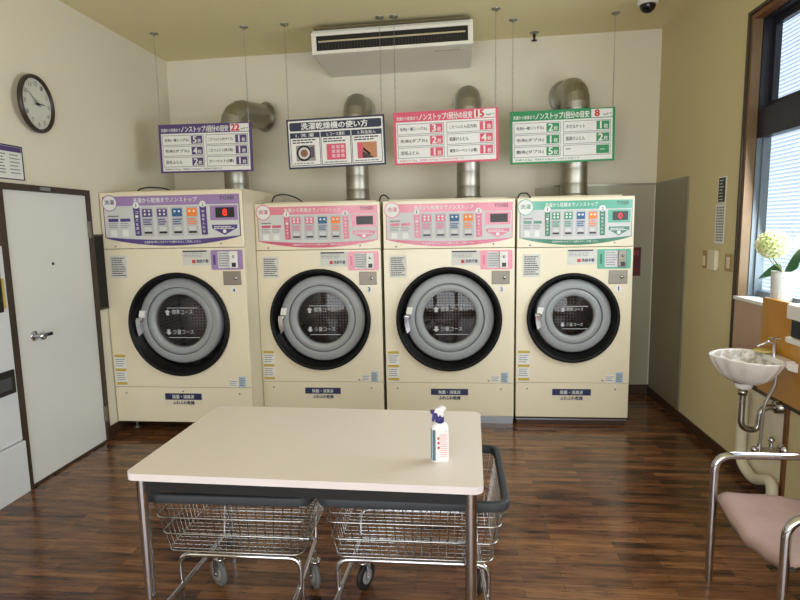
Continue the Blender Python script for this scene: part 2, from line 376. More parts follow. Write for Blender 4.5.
# ------------------------------------------------------------------ grey sheet panels in the far right corner
SHEET = mat('grey_green_wall_sheet', (172, 168, 146), 0.42, noise=0.03, scale=3, coat=0.1)
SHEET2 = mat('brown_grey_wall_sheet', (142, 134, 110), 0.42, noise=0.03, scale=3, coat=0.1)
ALU = mat('aluminium_edging', (150, 146, 132), 0.35, 0.6)
t = thing('splash_panel', 'grey sheet panel on the back wall behind the green dryer', 'panel', (0.74, YB, 0.091))
b = MB(); b.box(0, 1.05, -0.008, -0.0005, 0, 1.84, SHEET); b.build('sheet', t)
b = MB(); b.box(0, 1.05, -0.014, -0.0005, 1.84, 1.858, ALU); b.build('edging', t)
t = thing('splash_panel', 'tall brownish grey sheet panel on the right wall in the corner', 'panel', (XR, YB-0.02, 0.077))
b = MB(); b.box(-0.008, -0.0005, -0.695, 0, 0, 1.85, SHEET2); b.build('sheet', t)
b = MB(); b.box(-0.014, -0.0005, -0.695, 0, 1.85, 1.868, ALU); b.box(-0.014, -0.0005, -0.71, -0.695, 0, 1.868, ALU); b.build('edging', t)

# ------------------------------------------------------------------ dryers
def dryer(xl, yf, w, top, zs1, zs2, bot, depth, door_c, off, R, Rg, rg, colour, dark, tint, label, number, shine=False, kick=None, led='8'):
    t = thing('washer_dryer', label, 'dryer', (xl, yf, 0), 0, 'front loading washer dryers')
    C1 = mat(colour[0]+'_panel_print', colour[1], 0.3, noise=0.01, coat=0.4); C2 = mat(colour[0]+'_dark_print', dark, 0.3, noise=0.01, coat=0.4)
    LB = mat(colour[0]+'_button_print', tint, 0.4, noise=0.01)
    cx, cz = door_c[0]-xl, door_c[1]; wl = 0.022 if number == '3' else 0.0; wr = 0.031 if number == '4' else 0.0; ys = 0.045
    # casing
    b = MB(); b.box(0.004, w-0.004, 0.022, depth, bot+0.004, top-0.004, CREAM_SIDE)
    hole = R-0.012
    # opening for the drum: casing has no front, so rebuild without it
    b = MB(); x0, x1, z0, z1 = 0.0, w, bot, top
    ol = [(x0+wl, 0.02), (x1, 0.02), (x1, ys), (x1-wr, ys+0.001), (x1-wr, depth), (x0+wl, depth)]
    vs = [(p[0], p[1], z0) for p in ol]+[(p[0], p[1], z1) for p in ol]
    b.add(vs, [(5,4,3,2,1,0),(6,7,8,9,10,11)]+[(i, i+1, i+7, i+6) for i in range(1, 5)]+[(5,0,6,11)], CREAM_SIDE)
    b.box(0.03, w-0.05, 0.16, depth-0.05, top, top+0.018, CREAM_SIDE)
    b.build('casing', t)
    # dark seam backing with a round hole, then the three front sheets
    def holed(mb, xa, xb, za, zb, y, m, y2=None):
        n = 64; cir = [(cx+hole*math.cos(2*PI*i/n), cz+hole*math.sin(2*PI*i/n)) for i in range(n)]
        out = []
        for i in range(n):
            a = 2*PI*i/n; dx, dz = math.cos(a), math.sin(a)
            k = min(((xb-cx)/dx if dx > 1e-9 else 9), ((xa-cx)/dx if dx < -1e-9 else 9), ((zb-cz)/dz if dz > 1e-9 else 9), ((za-cz)/dz if dz < -1e-9 else 9))
            out.append((cx+dx*k, cz+dz*k))
        vs = [(p[0], y, p[1]) for p in cir]+[(p[0], y, p[1]) for p in out]; fs = []
        for i in range(n): j = (i+1) % n; fs.append((i, n+i, n+j, j))
        for (qx, qz) in ((xa,za),(xb,za),(xb,zb),(xa,zb)):
            ang = math.atan2(qz-cz, qx-cx) % (2*PI); i = int(ang/(2*PI)*n) % n; j = (i+1) % n
            vs.append((qx, y, qz)); fs.append((n+i, len(vs)-1, n+j))
        mb.add(vs, [f[::-1] for f in fs], m)
        if y2 is not None:
            mb.add([(xa,y,za),(xb,y,za),(xb,y,zb),(xa,y,zb),(xa,y2,za),(xb,y2,za),(xb,y2,zb),(xa,y2,zb)], [(0,4,5,1),(1,5,6,2),(2,6,7,3),(3,7,4,0)], m)
            vs = [(p[0], y, p[1]) for p in cir]+[(p[0], y2, p[1]) for p in cir]; mb.add(vs, [(i, (i+1)%n, n+(i+1)%n, n+i) for i in range(n)], m)
    g = 0.0018
    b = MB(); holed(b, 0, w, zs2+g, zs1-g, 0.0, CREAM, 0.02); b.build('front_sheet', t)
    b = MB(); b.box(0, w, 0, 0.019, zs1+g, top, CREAM); up = b.build('upper_housing', t, bevel=0.004)
    b = MB(); b.box(0, w, 0, 0.019, bot, zs2-g, CREAM); b.build('lower_sheet', t, bevel=0.003)
    # drum
    b = MB(); rd = Rg*0.93
    b.lathe([(rd, 0.09), (rd, 0.62), (0.03, 0.64), (0.0, 0.64)], (cx, 0, cz), DRUM, 'y', 48)
    for k in range(3):
        a = 0.5+2*PI*k/3
        b.tube([(cx+rd*0.93*math.cos(a), 0.12, cz+rd*0.93*math.sin(a)), (cx+rd*0.93*math.cos(a), 0.6, cz+rd*0.93*math.sin(a))], 0.03, DRUM, 8)
    b.build('drum', t)
    # door: funnel shaped black ring, grey ring, glass
    b = MB(); b.lathe([(R-0.014, 0.01), (R, 0.0), (R, -0.022), (R-0.006, -0.032), (R-0.022, -0.032), (R-0.03, -0.024), (Rg+0.022, 0.045), (Rg+0.004, 0.05), (Rg+0.004, 0.09)], (cx, 0, cz), BLACK, 'y', 72)
    d = b.build('door', t)
    cx, cz2 = cx+off[0], cz+off[1]
    b = MB(); L1 = Rg-rg
    b.lathe([(Rg, 0.085), (Rg, 0.045), (Rg-0.008, 0.034), (Rg-0.02, 0.03), (rg+L1*0.50, 0.018), (rg+L1*0.47, 0.020)], (cx, 0, cz2), GREYDOOR, 'y', 72)
    b.lathe([(rg+L1*0.47, 0.020), (rg+L1*0.455, 0.032), (rg+L1*0.42, 0.034)], (cx, 0, cz2), GREYLIP, 'y', 72)
    b.lathe([(rg+L1*0.42, 0.034), (rg+L1*0.36, 0.026), (rg+0.012, 0.034), (rg, 0.042), (rg, 0.09)], (cx, 0, cz2), GREYDOOR, 'y', 72)
    gr = b.build('door_ring', d)
    b = MB(); b.lathe([(rg, 0.056), (rg*0.7, 0.050), (rg*0.35, 0.047), (0.0, 0.046)], (cx, 0, cz2), GLASSD, 'y', 48); b.build('glass', d)
    # lettering on the glass
    b = MB(); lw = rg*1.22; y = 0.040; k = rg/0.21
    WL = mat('white_glass_lettering', (186, 188, 190), 0.5)
    zt = cz2+rg*0.50; zb_ = cz2-rg*0.62
    b.quad(cx-lw/2+0.02*k, zt, lw, 0.0045, y, WL); b.text('標準コース', cx-0.07*k, zt-0.015*k, 0.17*k, 0.038*k, y, WL, 0.008)
    ax = cx-0.105*k; az = zt-0.015*k
    b.poly([(ax-0.026*k, az-0.02*k), (ax, az), (ax+0.026*k, az-0.02*k)][::-1], y, WL); b.quad(ax-0.012*k, az-0.02*k, 0.024*k, 0.024*k, y, WL)
    b.build('glass_lettering', d); b = MB(); b.quad(cx-lw/2+0.02*k, zb_, lw, 0.0045, y, WL); b.text('少量コース', cx-0.07*k, zb_+0.062*k, 0.17*k, 0.038*k, y, WL, 0.008)
    az = zb_+0.018*k
    b.poly([(ax-0.026*k, az+0.02*k), (ax, az), (ax+0.026*k, az+0.02*k)], y, WL); b.quad(ax-0.012*k, az+0.044*k, 0.024*k, 0.024*k, y, WL)
    b.build('glass_lettering', d)
    # latch lever on the left of the ring
    b = MB(); a0 = PI*1.0
    ca, sa = -1, 0
    pts = [(cx-(Rg+0.005)*math.cos(a_), cz2+(Rg+0.005)*math.sin(a_)) for a_ in (0.05, -0.05, -0.15, -0.25, -0.34)]
    inn = [(cx-(Rg-0.03)*math.cos(a_), cz2+(Rg-0.03)*math.sin(a_)) for a_ in (-0.28, -0.15, -0.05, 0.05)]
    b.prism(pts+inn, -0.015, 0.03, CHROME)
    b.box(cx-Rg-0.012, cx-Rg+0.045, -0.004, 0.035, cz2+0.0, cz2+0.03, CHROME)
    b.build('latch_lever', d, bevel=0.006)
    b = MB(); pts = [(cx-(Rg-0.006)*math.cos(a_), cz2+(Rg-0.006)*math.sin(a_)) for a_ in (0.1, 0.18, 0.27)]
    inn = [(cx-(Rg-0.05)*math.cos(a_), cz2+(Rg-0.05)*math.sin(a_)) for a_ in (0.30, 0.2, 0.11)]
    b.prism(pts+inn, 0.012, 0.03, WHITEP); b.build('latch_cover', d)
    # ---------------- control panel print
    Hp = top-zs1
    def X(u): return u*w
    def Z(v): return top-v*Hp
    L = lambda k: -0.0012*k
    b = MB()
    n = 20
    bottom = [(X(0.022+0.96*i/n), Z(0.80+0.155*math.sin(PI*i/n)**0.8)) for i in range(n+1)]
    b.prism([(X(0.022), Z(0.07)), (X(0.982), Z(0.07))]+bottom[::-1], L(1), 0.001, C2)
    cp = b.build('control_panel', t)
    b = MB(); b.poly([(X(0.028), Z(0.24)), (X(0.976), Z(0.24)), (X(0.976), Z(0.79))]+[(X(0.976-0.948*i/n), Z(0.79+0.06*math.sin(PI*i/n))) for i in range(1, n)]+[(X(0.028), Z(0.79))], L(2), GREYP)
    b.build('panel_field', cp)
    b = MB(); b.quad(X(0.022), Z(0.07), X(0.96), Hp*0.17, L(2.2), C1); b.build('header_band', cp)
    b = MB(); b.text('洗濯から乾燥までノンストップ', X(0.24), Z(0.105), X(0.45), Hp*0.085, L(3.2), PAPER, 0.025)
    b.build('panel_lettering', cp); b = MB(); b.text('TOSEI', X(0.845), Z(0.10), X(0.10), Hp*0.065, L(3.2), INK, 0.025)
    b.build('maker_lettering', cp); b = MB(); b.text('洗濯乾燥が終わるまでドアは開きません ご利用ください', X(0.30), Z(0.865), X(0.40), Hp*0.04, L(3.2), PAPER, 0.01)
    b.build('panel_lettering', cp)
    b = MB(); b.disc(X(0.072), Z(0.185), 0.062, L(3), C1, 28); b.disc(X(0.072), Z(0.185), 0.055, L(3.6), PAPER, 28)
    b.text('洗濯', X(0.072)-0.038, Z(0.13), 0.076, 0.034, L(4.4), C2, 0.03); b.build('logo_disc', cp)
    # left notice
    b = MB()
    for q in (0, 1):
        xx = 0.055+q*0.085
        b.quad(X(xx), Z(0.46), X(0.072), Hp*0.055, L(3), C2); b.lines(X(xx), Z(0.53), X(0.07), Hp*0.10, 3, L(3), GINK, 0.35, q)
        b.quad(X(xx+0.01), Z(0.66), X(0.045), Hp*0.12, L(3), PAPER)
    b.lines(X(0.055), Z(0.40), X(0.08), Hp*0.03, 1, L(3), INK, 0.6); b.build('left_notice', cp)
    # steps
    for u0, s_, txt in ((0.237, '1', 'コースを選ぶ'), (0.705, '2', '料金を入れる')):
        b = MB(); b.poly([(X(u0), Z(0.27)), (X(u0+0.047), Z(0.27)), (X(u0+0.050), Z(0.77)), (X(u0+0.006), Z(0.77))], L(3), C2)
        b.disc(X(u0+0.023), Z(0.235), 0.024, L(3.6), PAPER, 20); b.text(s_, X(u0+0.023)-0.008, Z(0.235)+0.014, 0.016, 0.028, L(4.4), INK, 0.04, keep=True, align='C')
        for i, ch in enumerate(txt): b.text(ch, X(u0+0.014), Z(0.335+i*0.07), X(0.02), Hp*0.045, L(4.2), PAPER, 0.02)
        b.build('step_strip', cp)
    for q, (u0, cc) in enumerate(((0.292, LB), (0.398, LB), (0.503, BLUEP), (0.607, ORANGE))):
        b = MB(); b.quad(X(u0), Z(0.27), X(0.085), Hp*0.51, L(2.8), mat('button_tile_grey', (184, 184, 188), 0.5))
        b.quad(X(u0+0.008), Z(0.30), X(0.07), Hp*0.14, L(3.6), cc)
        dots = ((0.022, 0.335), (0.052, 0.335), (0.022, 0.395), (0.052, 0.395)) if q < 2 else ((0.022, 0.35), (0.052, 0.35))
        for (du, v) in dots: b.disc(X(u0+0.006+du), Z(v), 0.0085, L(4.4), PAPER, 10)
        b.lines(X(u0+0.012), Z(0.47), X(0.064), Hp*0.12, 3, L(3.6), cc if q else LB, 0.6, q)
        b.plate(X(u0+0.02), Z(0.62), X(0.045), Hp*0.07, L(4), 0.003, GREYP)
        b.plate(X(u0+0.016), Z(0.70), X(0.055), Hp*0.035, -0.006, 0.004, BLACKP)
        b.build('course_button', cp)
    b = MB(); b.quad(X(0.777), Z(0.265), X(0.19), Hp*0.255, L(3), C1); b.build('display_surround', cp)
    b = MB(); b.plate(X(0.815), Z(0.30), X(0.13), Hp*0.175, -0.006, 0.004, BLACKP)
    LED = mat('red_led', (255, 40, 30), 0.5, emit=1.2)
    b.text(led, X(0.865), Z(0.33), X(0.03)*len(led), Hp*0.115, -0.0068, LED, 0.03); b.build('display_screen', cp)
    b = MB(); b.poly([(X(0.785), Z(0.60)), (X(0.96), Z(0.60)), (X(0.96), Z(0.66)), (X(0.872), Z(0.78)), (X(0.785), Z(0.66))], L(3), C2)
    b.disc(X(0.872), Z(0.715), 0.014, L(3.8), PAPER, 14); b.lines(X(0.80), Z(0.62), X(0.145), Hp*0.06, 2, L(3.8), PAPER, 0.5, 3); b.build('start_shield', cp)
    # ---------------- notices and slots on the front sheet
    b = MB(); xn = 0.045
    b.plate(xn, zs1-0.05, 0.135, 0.175, L(1), 0.002, mat('pale_notice_film', (206, 206, 200), 0.45)); b.lines(xn+0.012, zs1-0.062, 0.115, 0.15, 9, L(2), INK, 0.42, 5); b.build('notice_sticker', t)
    b = MB(); xr = w-0.265; nx = xr-0.225
    b.plate(nx, zs1-0.018, 0.22, 0.115, L(1), 0.002, mat('pale_notice_film', (206, 206, 200), 0.45))
    b.quad(nx+0.004, zs1-0.02, 0.19, 0.011, L(2), INK); b.lines(nx+0.01, zs1-0.038, 0.19, 0.035, 3, L(2), GINK, 0.3, 8)
    b.quad(nx+0.075, zs1-0.090, 0.026, 0.026, L(2), REDP); b.text('洗剤不要', nx+0.108, zs1-0.088, 0.095, 0.026, L(2), NAVY, 0.06); b.build('notice_sticker', t)
    # coin panel
    b = MB(); b.prism([(p[0], p[1]) for p in rrect(xr, xr+0.248, zs1-0.168, zs1-0.018, 0.012, 3)], -0.004, 0.001, C1); cb = b.build('coin_panel', t)
    b = MB(); b.quad(xr+0.055, zs1-0.03, 0.10, 0.125, -0.0048, GREYP); b.lines(xr+0.062, zs1-0.036, 0.085, 0.11, 6, -0.0056, GINK, 0.35, 4)
    b.quad(xr+0.018, zs1-0.055, 0.018, 0.075, -0.0048, C2); b.build('coin_print', cb)
    b = MB(); xc = xr+(0.148 if number != '1' else 0.152)
    cm = WHITEP if number != '1' else BRUSHED
    b.plate(xc, zs1-0.028, 0.062, 0.128, -0.016, 0.014, cm); cs = b.build('coin_slot', cb, bevel=0.004)
    b = MB(); b.plate(xc+0.018, zs1-0.115, 0.032, 0.032, -0.0175, 0.002, BLACKP); b.build('coin_return_flap', cb)
    b = MB(); b.lathe([(0, -0.022), (0.01, -0.021), (0.01, -0.016)], (xc+0.034, 0, zs1-0.068), CHROME, 'y', 12)
    b.build('coin_return_button', cb)
    b = MB(); b.plate(xr+0.088, zs1-0.18, 0.14, 0.105, -0.005, 0.006, BRUSHED); ch = b.build('coin_box_door', t, bevel=0.003)
    b = MB(); b.lathe([(0, -0.014), (0.012, -0.013), (0.014, -0.005)], (xr+0.185, 0, zs1-0.232), CHROME, 'y', 14); b.build('lock', ch)
    b = MB(); b.disc(xr+0.165, zs1-0.322, 0.026, L(1), PAPER, 20); b.text(number, xr+0.165-0.009, zs1-0.305, 0.018, 0.034, L(2), NAVY, 0.06, keep=True, align='C'); b.build('number_badge', t)
    # caution labels
    b = MB(); zc = zs2+0.26
    b.plate(0.018, zc, 0.088, 0.255, L(1), 0.002, PAPER)
    for dz in (0.0, 0.112, 0.222): b.quad(0.018, zc-dz, 0.088, 0.022, L(2), YELLOWP)
    b.lines(0.024, zc-0.03, 0.076, 0.07, 4, L(2), GINK, 0.35, 2); b.lines(0.024, zc-0.142, 0.076, 0.07, 4, L(2), GINK, 0.35, 9); b.build('caution_label', t)
    b = MB(); b.plate(w-0.175, zs2+0.065, 0.062, 0.06, L(1), 0.002, PAPER); b.lines(w-0.172, zs2+0.058, 0.056, 0.045, 3, L(2), INK, 0.3, 2); b.build('rating_label', t)
    b = MB(); b.plate(w-0.10, zs2+0.09, 0.055, 0.088, L(1), 0.002, mat('pale_blue_label', (176, 196, 214), 0.5)); b.lines(w-0.097, zs2+0.08, 0.048, 0.07, 5, L(2), INK, 0.35, 3); b.build('rating_label', t)
    # lower sticker
    mx = w*0.505-0.005; zz = zs2-0.05
    b = MB(); b.prism([(p[0], p[1]) for p in rrect(mx-0.15, mx+0.15, zz-0.095, zz, 0.012, 3)], L(1), 0.001, mat('sticker_film', (222, 212, 190), 0.4))
    b.quad(mx-0.15, zz, 0.30, 0.052, L(2), NAVY); b.text('除菌・消臭済', mx-0.088, zz-0.012, 0.176, 0.030, L(3), PAPER, 0.03)
    b.text('ふわふわ乾燥', mx-0.088, zz-0.06, 0.176, 0.030, L(3), NAVY, 0.07); b.build('care_sticker', t)
    for sx_, sz_ in ((0.09, zs2-0.05), (w-0.10, zs2-0.05), (0.10, zs1+0.02), (w*0.84, zs1+0.03), (w*0.5, zs2-0.035) if w > 1.05 else (w-0.2, zs2+0.02)):
        b = MB(); b.lathe([(0, -0.004), (0.006, -0.0035), (0.007, 0)], (sx_, 0, sz_), GINK, 'y', 8); b.build('screw', t)
    if kick == 'plate':
        b = MB(); b.box(0.01, w-0.004, 0.015, 0.03, 0.0, bot-0.004, GALV); b.box(0.0, w, 0.006, 0.05, bot-0.02, bot-0.002, GALV); b.build('kick_plate', t)
    elif kick == 'brown':
        b = MB(); b.box(0.012, w-0.012, 0.03, 0.045, 0.0, bot-0.001, BASEB); b.box(0.004, w-0.004, 0.02, 0.05, bot-0.03, bot-0.02, GALV); b.build('kick_plate', t)
    b = MB()
    for fx_ in (0.08, w-0.1):
        for fy in (0.13, depth-0.1): b.lathe([(0.0, 0.0), (0.035, 0.0), (0.035, 0.012), (0.012, 0.02), (0.012, bot)], (fx_, fy, 0), BRUSHED, 'z', 12)
    b.build('levelling_feet', t)
    return t

PURPLE = (('purple', (152, 124, 174)), (76, 52, 124), (84, 62, 128))
PINK = (('pink', (218, 122, 146)), (200, 80, 116), (214, 110, 142))
GREEN = (('green', (84, 170, 146)), (34, 118, 92), (48, 140, 106))
dryer(-2.692, 4.12, 1.121, 1.896, 1.469, 0.380, 0.095, 1.12, (-2.122, 0.879), (-0.008, 0.022), 0.405, 0.335, 0.209, *PURPLE,
      'large cream washer dryer with purple control panel, number 4, by the left wall', '4', led='8')
dryer(-1.598, 4.45, 1.016, 1.800, 1.428, 0.340, 0.065, 0.80, (-1.090, 0.859), (0.009, 0.005), 0.416, 0.353, 0.214, *PINK,
      'cream washer dryer with pink control panel, number 3, next to the purple one', '3', led='', kick='plate')
dryer(-0.558, 4.45, 1.026, 1.800, 1.424, 0.340, 0.065, 0.80, (-0.047, 0.859), (0.006, 0.007), 0.420, 0.355, 0.214, *PINK,
      'cream washer dryer with pink control panel, number 2, next to the green one', '2', led='', kick='plate')
dryer(0.484, 4.45, 0.873, 1.800, 1.420, 0.348, 0.065, 0.80, (0.917, 0.868), (0.012, 0.009), 0.354, 0.292, 0.160, *GREEN,
      'small cream washer dryer with green control panel, number 1, rightmost in the row', '1', led='0', kick='brown')

# ------------------------------------------------------------------ exhaust ducts
def duct(x, y, z0, z1, r, label, turn):
    t = thing('exhaust_duct', label, 'duct', (x, y, z0), 0, 'exhaust ducts above the dryers')
    b = MB(); prof = []
    n = 6; h = z1-z0
    for i in range(n):
        za = h*i/n; zb = h*(i+1)/n; prof += [(r, za+0.001), (r, zb-0.004), (r+0.0012, zb-0.002), (r, zb)]
    b.lathe(prof, (0, 0, 0), DUCT, 'z', 28); b.build('pipe', t)
    b = MB(); b.lathe([(r, 0.0), (r+0.012, 0.0), (r+0.012, 0.03), (r, 0.032)], (0, 0, 0), DUCT, 'z', 28); b.build('collar', t)
    d = Vector(turn).normalized(); dl = (YB-0.004-0.14*abs(d.x)-y)/d.y if d.y > 0.05 else 0.3
    path = [Vector((0, 0, h-0.01)), Vector((0, 0, h+0.03))]
    k = r*1.15; segs = 4
    for i in range(1, segs+1):
        a = PI/2*i/segs; path.append(Vector((0, 0, h+0.03))+d*k*(1-math.cos(a))+Vector((0, 0, k*math.sin(a))))
    b = MB(); b.tube(path, r+0.007, DUCT, 28); el = b.build('elbow', t)
    for f in el.data.polygons: f.use_smooth = False
    p = path[-1]; q = p+d*(dl-k*1.0)
    b = MB(); b.tube([p-d*0.01, q], r+0.002, DUCT, 28); b.tube([q-d*0.012, q], r+0.03, DUCT, 28); b.build('wall_pipe', t)
duct(-1.925, 4.95, 1.915, 2.48, 0.105, 'round metal duct with elbow turning right, above the purple dryer', (0.24, 0.38, 0))
duct(-0.848, 5.02, 1.819, 2.52, 0.102, 'round metal duct behind the navy instruction sign', (0, 1, 0))
duct(0.126, 5.02, 1.819, 2.55, 0.102, 'round metal duct behind the pink price sign', (0, 1, 0))
duct(1.020, 5.02, 1.819, 2.56, 0.110, 'round metal duct behind the green price sign', (-0.13, 1, 0))

# ------------------------------------------------------------------ hanging signs
CHM = mat('thin_chain_steel', (156, 154, 144), 0.4, 0.7)
def chain_and_anchor(t, x, z, zc, y=0.0, split=0.55):
    b = MB(); h = zc-z; zm = z+h*split
    n = max(4, int((zm-z)/0.026)); st = (zm-z)/n
    for i in range(n):
        c = z+st*(i+0.5); a = 0.0045; L_ = st*0.62
        pts = []
        for k in range(8):
            an = 2*PI*k/8; p, q = a*math.cos(an), L_*math.sin(an)
            pts.append((x+p, y, c+q) if i % 2 else (x, y+p, c+q))
        b.tube(pts, 0.0013, CHM, 4, closed=True)
    b.tube([(x, y, zm-0.008), (x, y, zc-0.01)], 0.0017, CHM, 6); b.build('chain', t)
    b = MB(); b.lathe([(0, -0.022), (0.008, -0.020), (0.010, -0.010), (0.032, -0.008), (0.034, 0.0)], (x, y, zc), CHM, 'z', 14); b.build('ceiling_anchor', t)
def sign_root(label, xa, za, xb, zb, y, h, cat='sign'):
    w = math.hypot(xb-xa, zb-za); ang = math.atan2(zb-za, xb-xa)
    t = thing('hanging_sign', label, cat, (xa, y, za), 0, 'signs hanging above the dryers')
    return t, Matrix.Rotation(-ang, 4, 'Y'), w
def price_sign(label, xa, za, xb, zb, y, h, col, kg, left, right, mc, note, title_c=None):
    t, M, w = sign_root(label, xa, za, xb, zb, y, h)
    b = MB(M); b.box(0, w, 0, 0.012, -h, 0, mc); bd = b.build('board', t)
    b = MB(M); b.quad(0.02, -h*0.19, w-0.04, h*0.775, -0.001, PAPER); b.build('sign_field', t)
    b = MB(M); b.text('洗濯から乾燥まで', w*0.03, -h*0.085, w*0.21, h*0.07, -0.002, PAPER, 0.03)
    b.text('ノンストップ1回分の目安', w*0.245, -h*0.045, w*0.51, h*0.125, -0.002, PAPER, 0.07); b.build('title_lettering', t)
    b = MB(M); b.quad(w*0.775, -h*0.022, w*0.20, h*0.155, -0.002, PAPER); b.text(kg, w*0.783, -h*0.032, w*0.095, h*0.13, -0.003, REDP, 0.10, keep=True, align='C')
    b.text('kgまで', w*0.89, -h*0.10, w*0.078, h*0.05, -0.003, INK, 0.02); b.build('weight_tag', t)
    for side, rows in ((0, left), (1, right)):
        for i, (txt, num) in enumerate(rows):
            x = w*(0.035+side*0.475); z = -h*(0.225+i*0.225); cw = w*0.45; chh = h*0.205
            b = MB(M); b.quad(x, z, cw, chh, -0.0016, GINK); b.quad(x+0.004, z-0.004, cw-0.008, chh-0.008, -0.0024, PAPER)
            b.text(txt, x+cw*0.06, z-chh*0.33, cw*(0.58 if len(txt) > 6 else 0.40 if len(txt) > 1 else 0.1), chh*(0.36 if len(txt) > 1 else 0.06), -0.0032, INK, 0.05)
            b.quad(x+cw*0.70, z-chh*0.1, cw*0.27, chh*0.78, -0.0032, mc)
            if num != '―': b.text(num, x+cw*0.725, z-chh*0.16, cw*0.13, chh*0.64, -0.004, PAPER, 0.06, keep=True, align='C'); b.text('枚', x+cw*0.855, z-chh*0.38, cw*0.085, chh*0.42, -0.004, PAPER, 0.03)
            else: b.quad(x+cw*0.78, z-chh*0.48, cw*0.1, chh*0.05, -0.004, PAPER)
            b.build('price_row', t)
    b = MB(M); b.text(note, w*0.05, -h*0.905, w*0.62, h*0.045, -0.002, mc if mc is not SP else NAVY, 0.01); b.build('footnote', t)
    chain_and_anchor(t, 0.02, -0.005, ceil_z(xa)-za); chain_and_anchor(t, w-0.02, (zb-za)-0.005, ceil_z(xb)-za)
    return t
SP = mat('purple_sign_print', (82, 60, 118), 0.5, noise=0.01); SK = mat('pink_sign_print', (214, 84, 112), 0.5, noise=0.01); SG = mat('green_sign_print', (36, 140, 86), 0.5, noise=0.01)
note = '洗濯のみ22kg、乾燥のみ22kgのご利用も可能です'
price_sign('white sign with purple border reading 22 kg, hanging above the purple dryer', -2.435, 2.472, -1.642, 2.468, 4.60, 0.392, None, '22',
           (('毛布(一般シングル)', '5'), ('毛布(ダブル)', '4'), ('羽毛ふとん', '2')), (('こたつふとん(大サイズ)', '1'), ('こたつふとん(長方形)', '1'), ('カーペット(3畳)', '1')), SP, note)
price_sign('white sign with pink border reading 15 kg, hanging above dryer number 2', -0.478, 2.496, 0.346, 2.511, 4.60, 0.407, None, '15',
           (('毛布(一般シングル)', '3'), ('毛布(ダブル)', '2'), ('羽毛ふとん', '1')), (('こたつふとん(正方形)', '1'), ('肌掛けふとん', '4'), ('電気カーペット(2畳)', '1')), SK, note.replace('22', '15'))
price_sign('white sign with green border reading 8 kg, hanging above the green dryer', 0.464, 2.521, 1.305, 2.532, 4.87, 0.424, None, '8',
           (('毛布(一般シングル)', '2'), ('毛布(ダブル)', '1'), ('敷布(ダブル)', '5')), (('タオルケット', '1'), ('肌掛けふとん', '2'), ('―', '―')), SG, note.replace('22', '8'))
# instruction sign
t, M, w = sign_root('navy bordered instruction sign with three pictures, hanging above the pink dryer number 3', -1.349, 2.473, -0.550, 2.491, 4.60, 0.392); h = 0.392
SN = mat('navy_sign_print', (38, 44, 72), 0.5, noise=0.01)
b = MB(M); b.box(0, w, 0, 0.012, -h, 0, SN); b.build('board', t)
b = MB(M); b.quad(0.014, -0.014, w-0.028, h-0.028, -0.001, PAPER); b.build('sign_field', t)
b = MB(M); b.poly([(p[0], p[1]) for p in rrect(0.024, w-0.024, -h*0.24, -h*0.07, 0.015, 3)], -0.002, SN)
b.text('洗濯乾燥機の使い方', w*0.15, -h*0.085, w*0.68, h*0.135, -0.003, PAPER, 0.06); b.build('title_lettering', t)
for i, s_ in enumerate(('1. 洗 濯', '2. コース選択', '3. 料金投入')):
    cw = (w-0.06)/3; x = 0.024+i*(cw+0.006)
    b = MB(M); b.quad(x, -h*0.275, cw, h*0.67, -0.0016, SN); b.quad(x+0.005, -h*0.385, cw-0.01, h*0.545, -0.0024, PAPER)
    b.text(s_, x+cw*0.2, -h*0.295, cw*0.6, h*0.07, -0.0032, PAPER, 0.02); b.lines(x+cw*0.08, -h*0.40, cw*0.8, h*0.10, 2, -0.0032, INK, 0.5, i)
    b.lines(x+cw*0.08, -h*0.88, cw*0.84, h*0.03, 1, -0.0032, INK, 0.5, i+4); b.build('instruction_box', t)
    b = MB(M); px, pz, pw, ph = x+cw*0.18, -h*0.53, cw*0.64, h*0.32
    if i == 0:
        b.quad(px, pz, pw, ph, -0.0034, mat('photo_grey', (150, 146, 146), 0.5)); b.disc(px+pw*0.42, pz-ph*0.5, ph*0.5, -0.0042, BLACK, 20); b.disc(px+pw*0.42, pz-ph*0.5, ph*0.38, -0.005, GREYP, 20)
        b.disc(px+pw*0.42, pz-ph*0.5, ph*0.24, -0.0058, mat('photo_brown', (140, 90, 74), 0.5), 16); b.quad(px+pw*0.75, pz-ph*0.1, pw*0.2, ph*0.7, -0.0058, mat('photo_plum', (92, 72, 92), 0.5))
    elif i == 1:
        b.quad(px, pz, pw, ph, -0.0034, SK)
        for a_ in range(3):
            for c_ in range(3): b.quad(px+pw*(0.27+a_*0.24), pz-ph*(0.1+c_*0.28), pw*0.17, ph*0.2, -0.0042, mat('photo_pale_pink', (222, 178, 190), 0.5))
    else:
        b.quad(px, pz, pw, ph, -0.0034, mat('photo_tan', (192, 128, 92), 0.5)); b.quad(px, pz, pw*0.27, ph, -0.0042, SK)
        b.poly([(px+pw*0.25, pz-ph*0.55), (px+pw*0.9, pz-ph), (px+pw*0.25, pz-ph)], -0.0042, mat('photo_dark', (60, 50, 44), 0.5)); b.poly([(px+pw*0.3, pz-ph*0.3), (px+pw*0.7, pz-ph*0.75), (px+pw*0.6, pz-ph*0.8), (px+pw*0.3, pz-ph*0.5)], -0.0048, BLACK)
    b.build('picture', t)
chain_and_anchor(t, 0.02, -0.005, ceil_z(-1.349)-2.473); chain_and_anchor(t, w-0.02, 0.013, ceil_z(-0.55)-2.473)

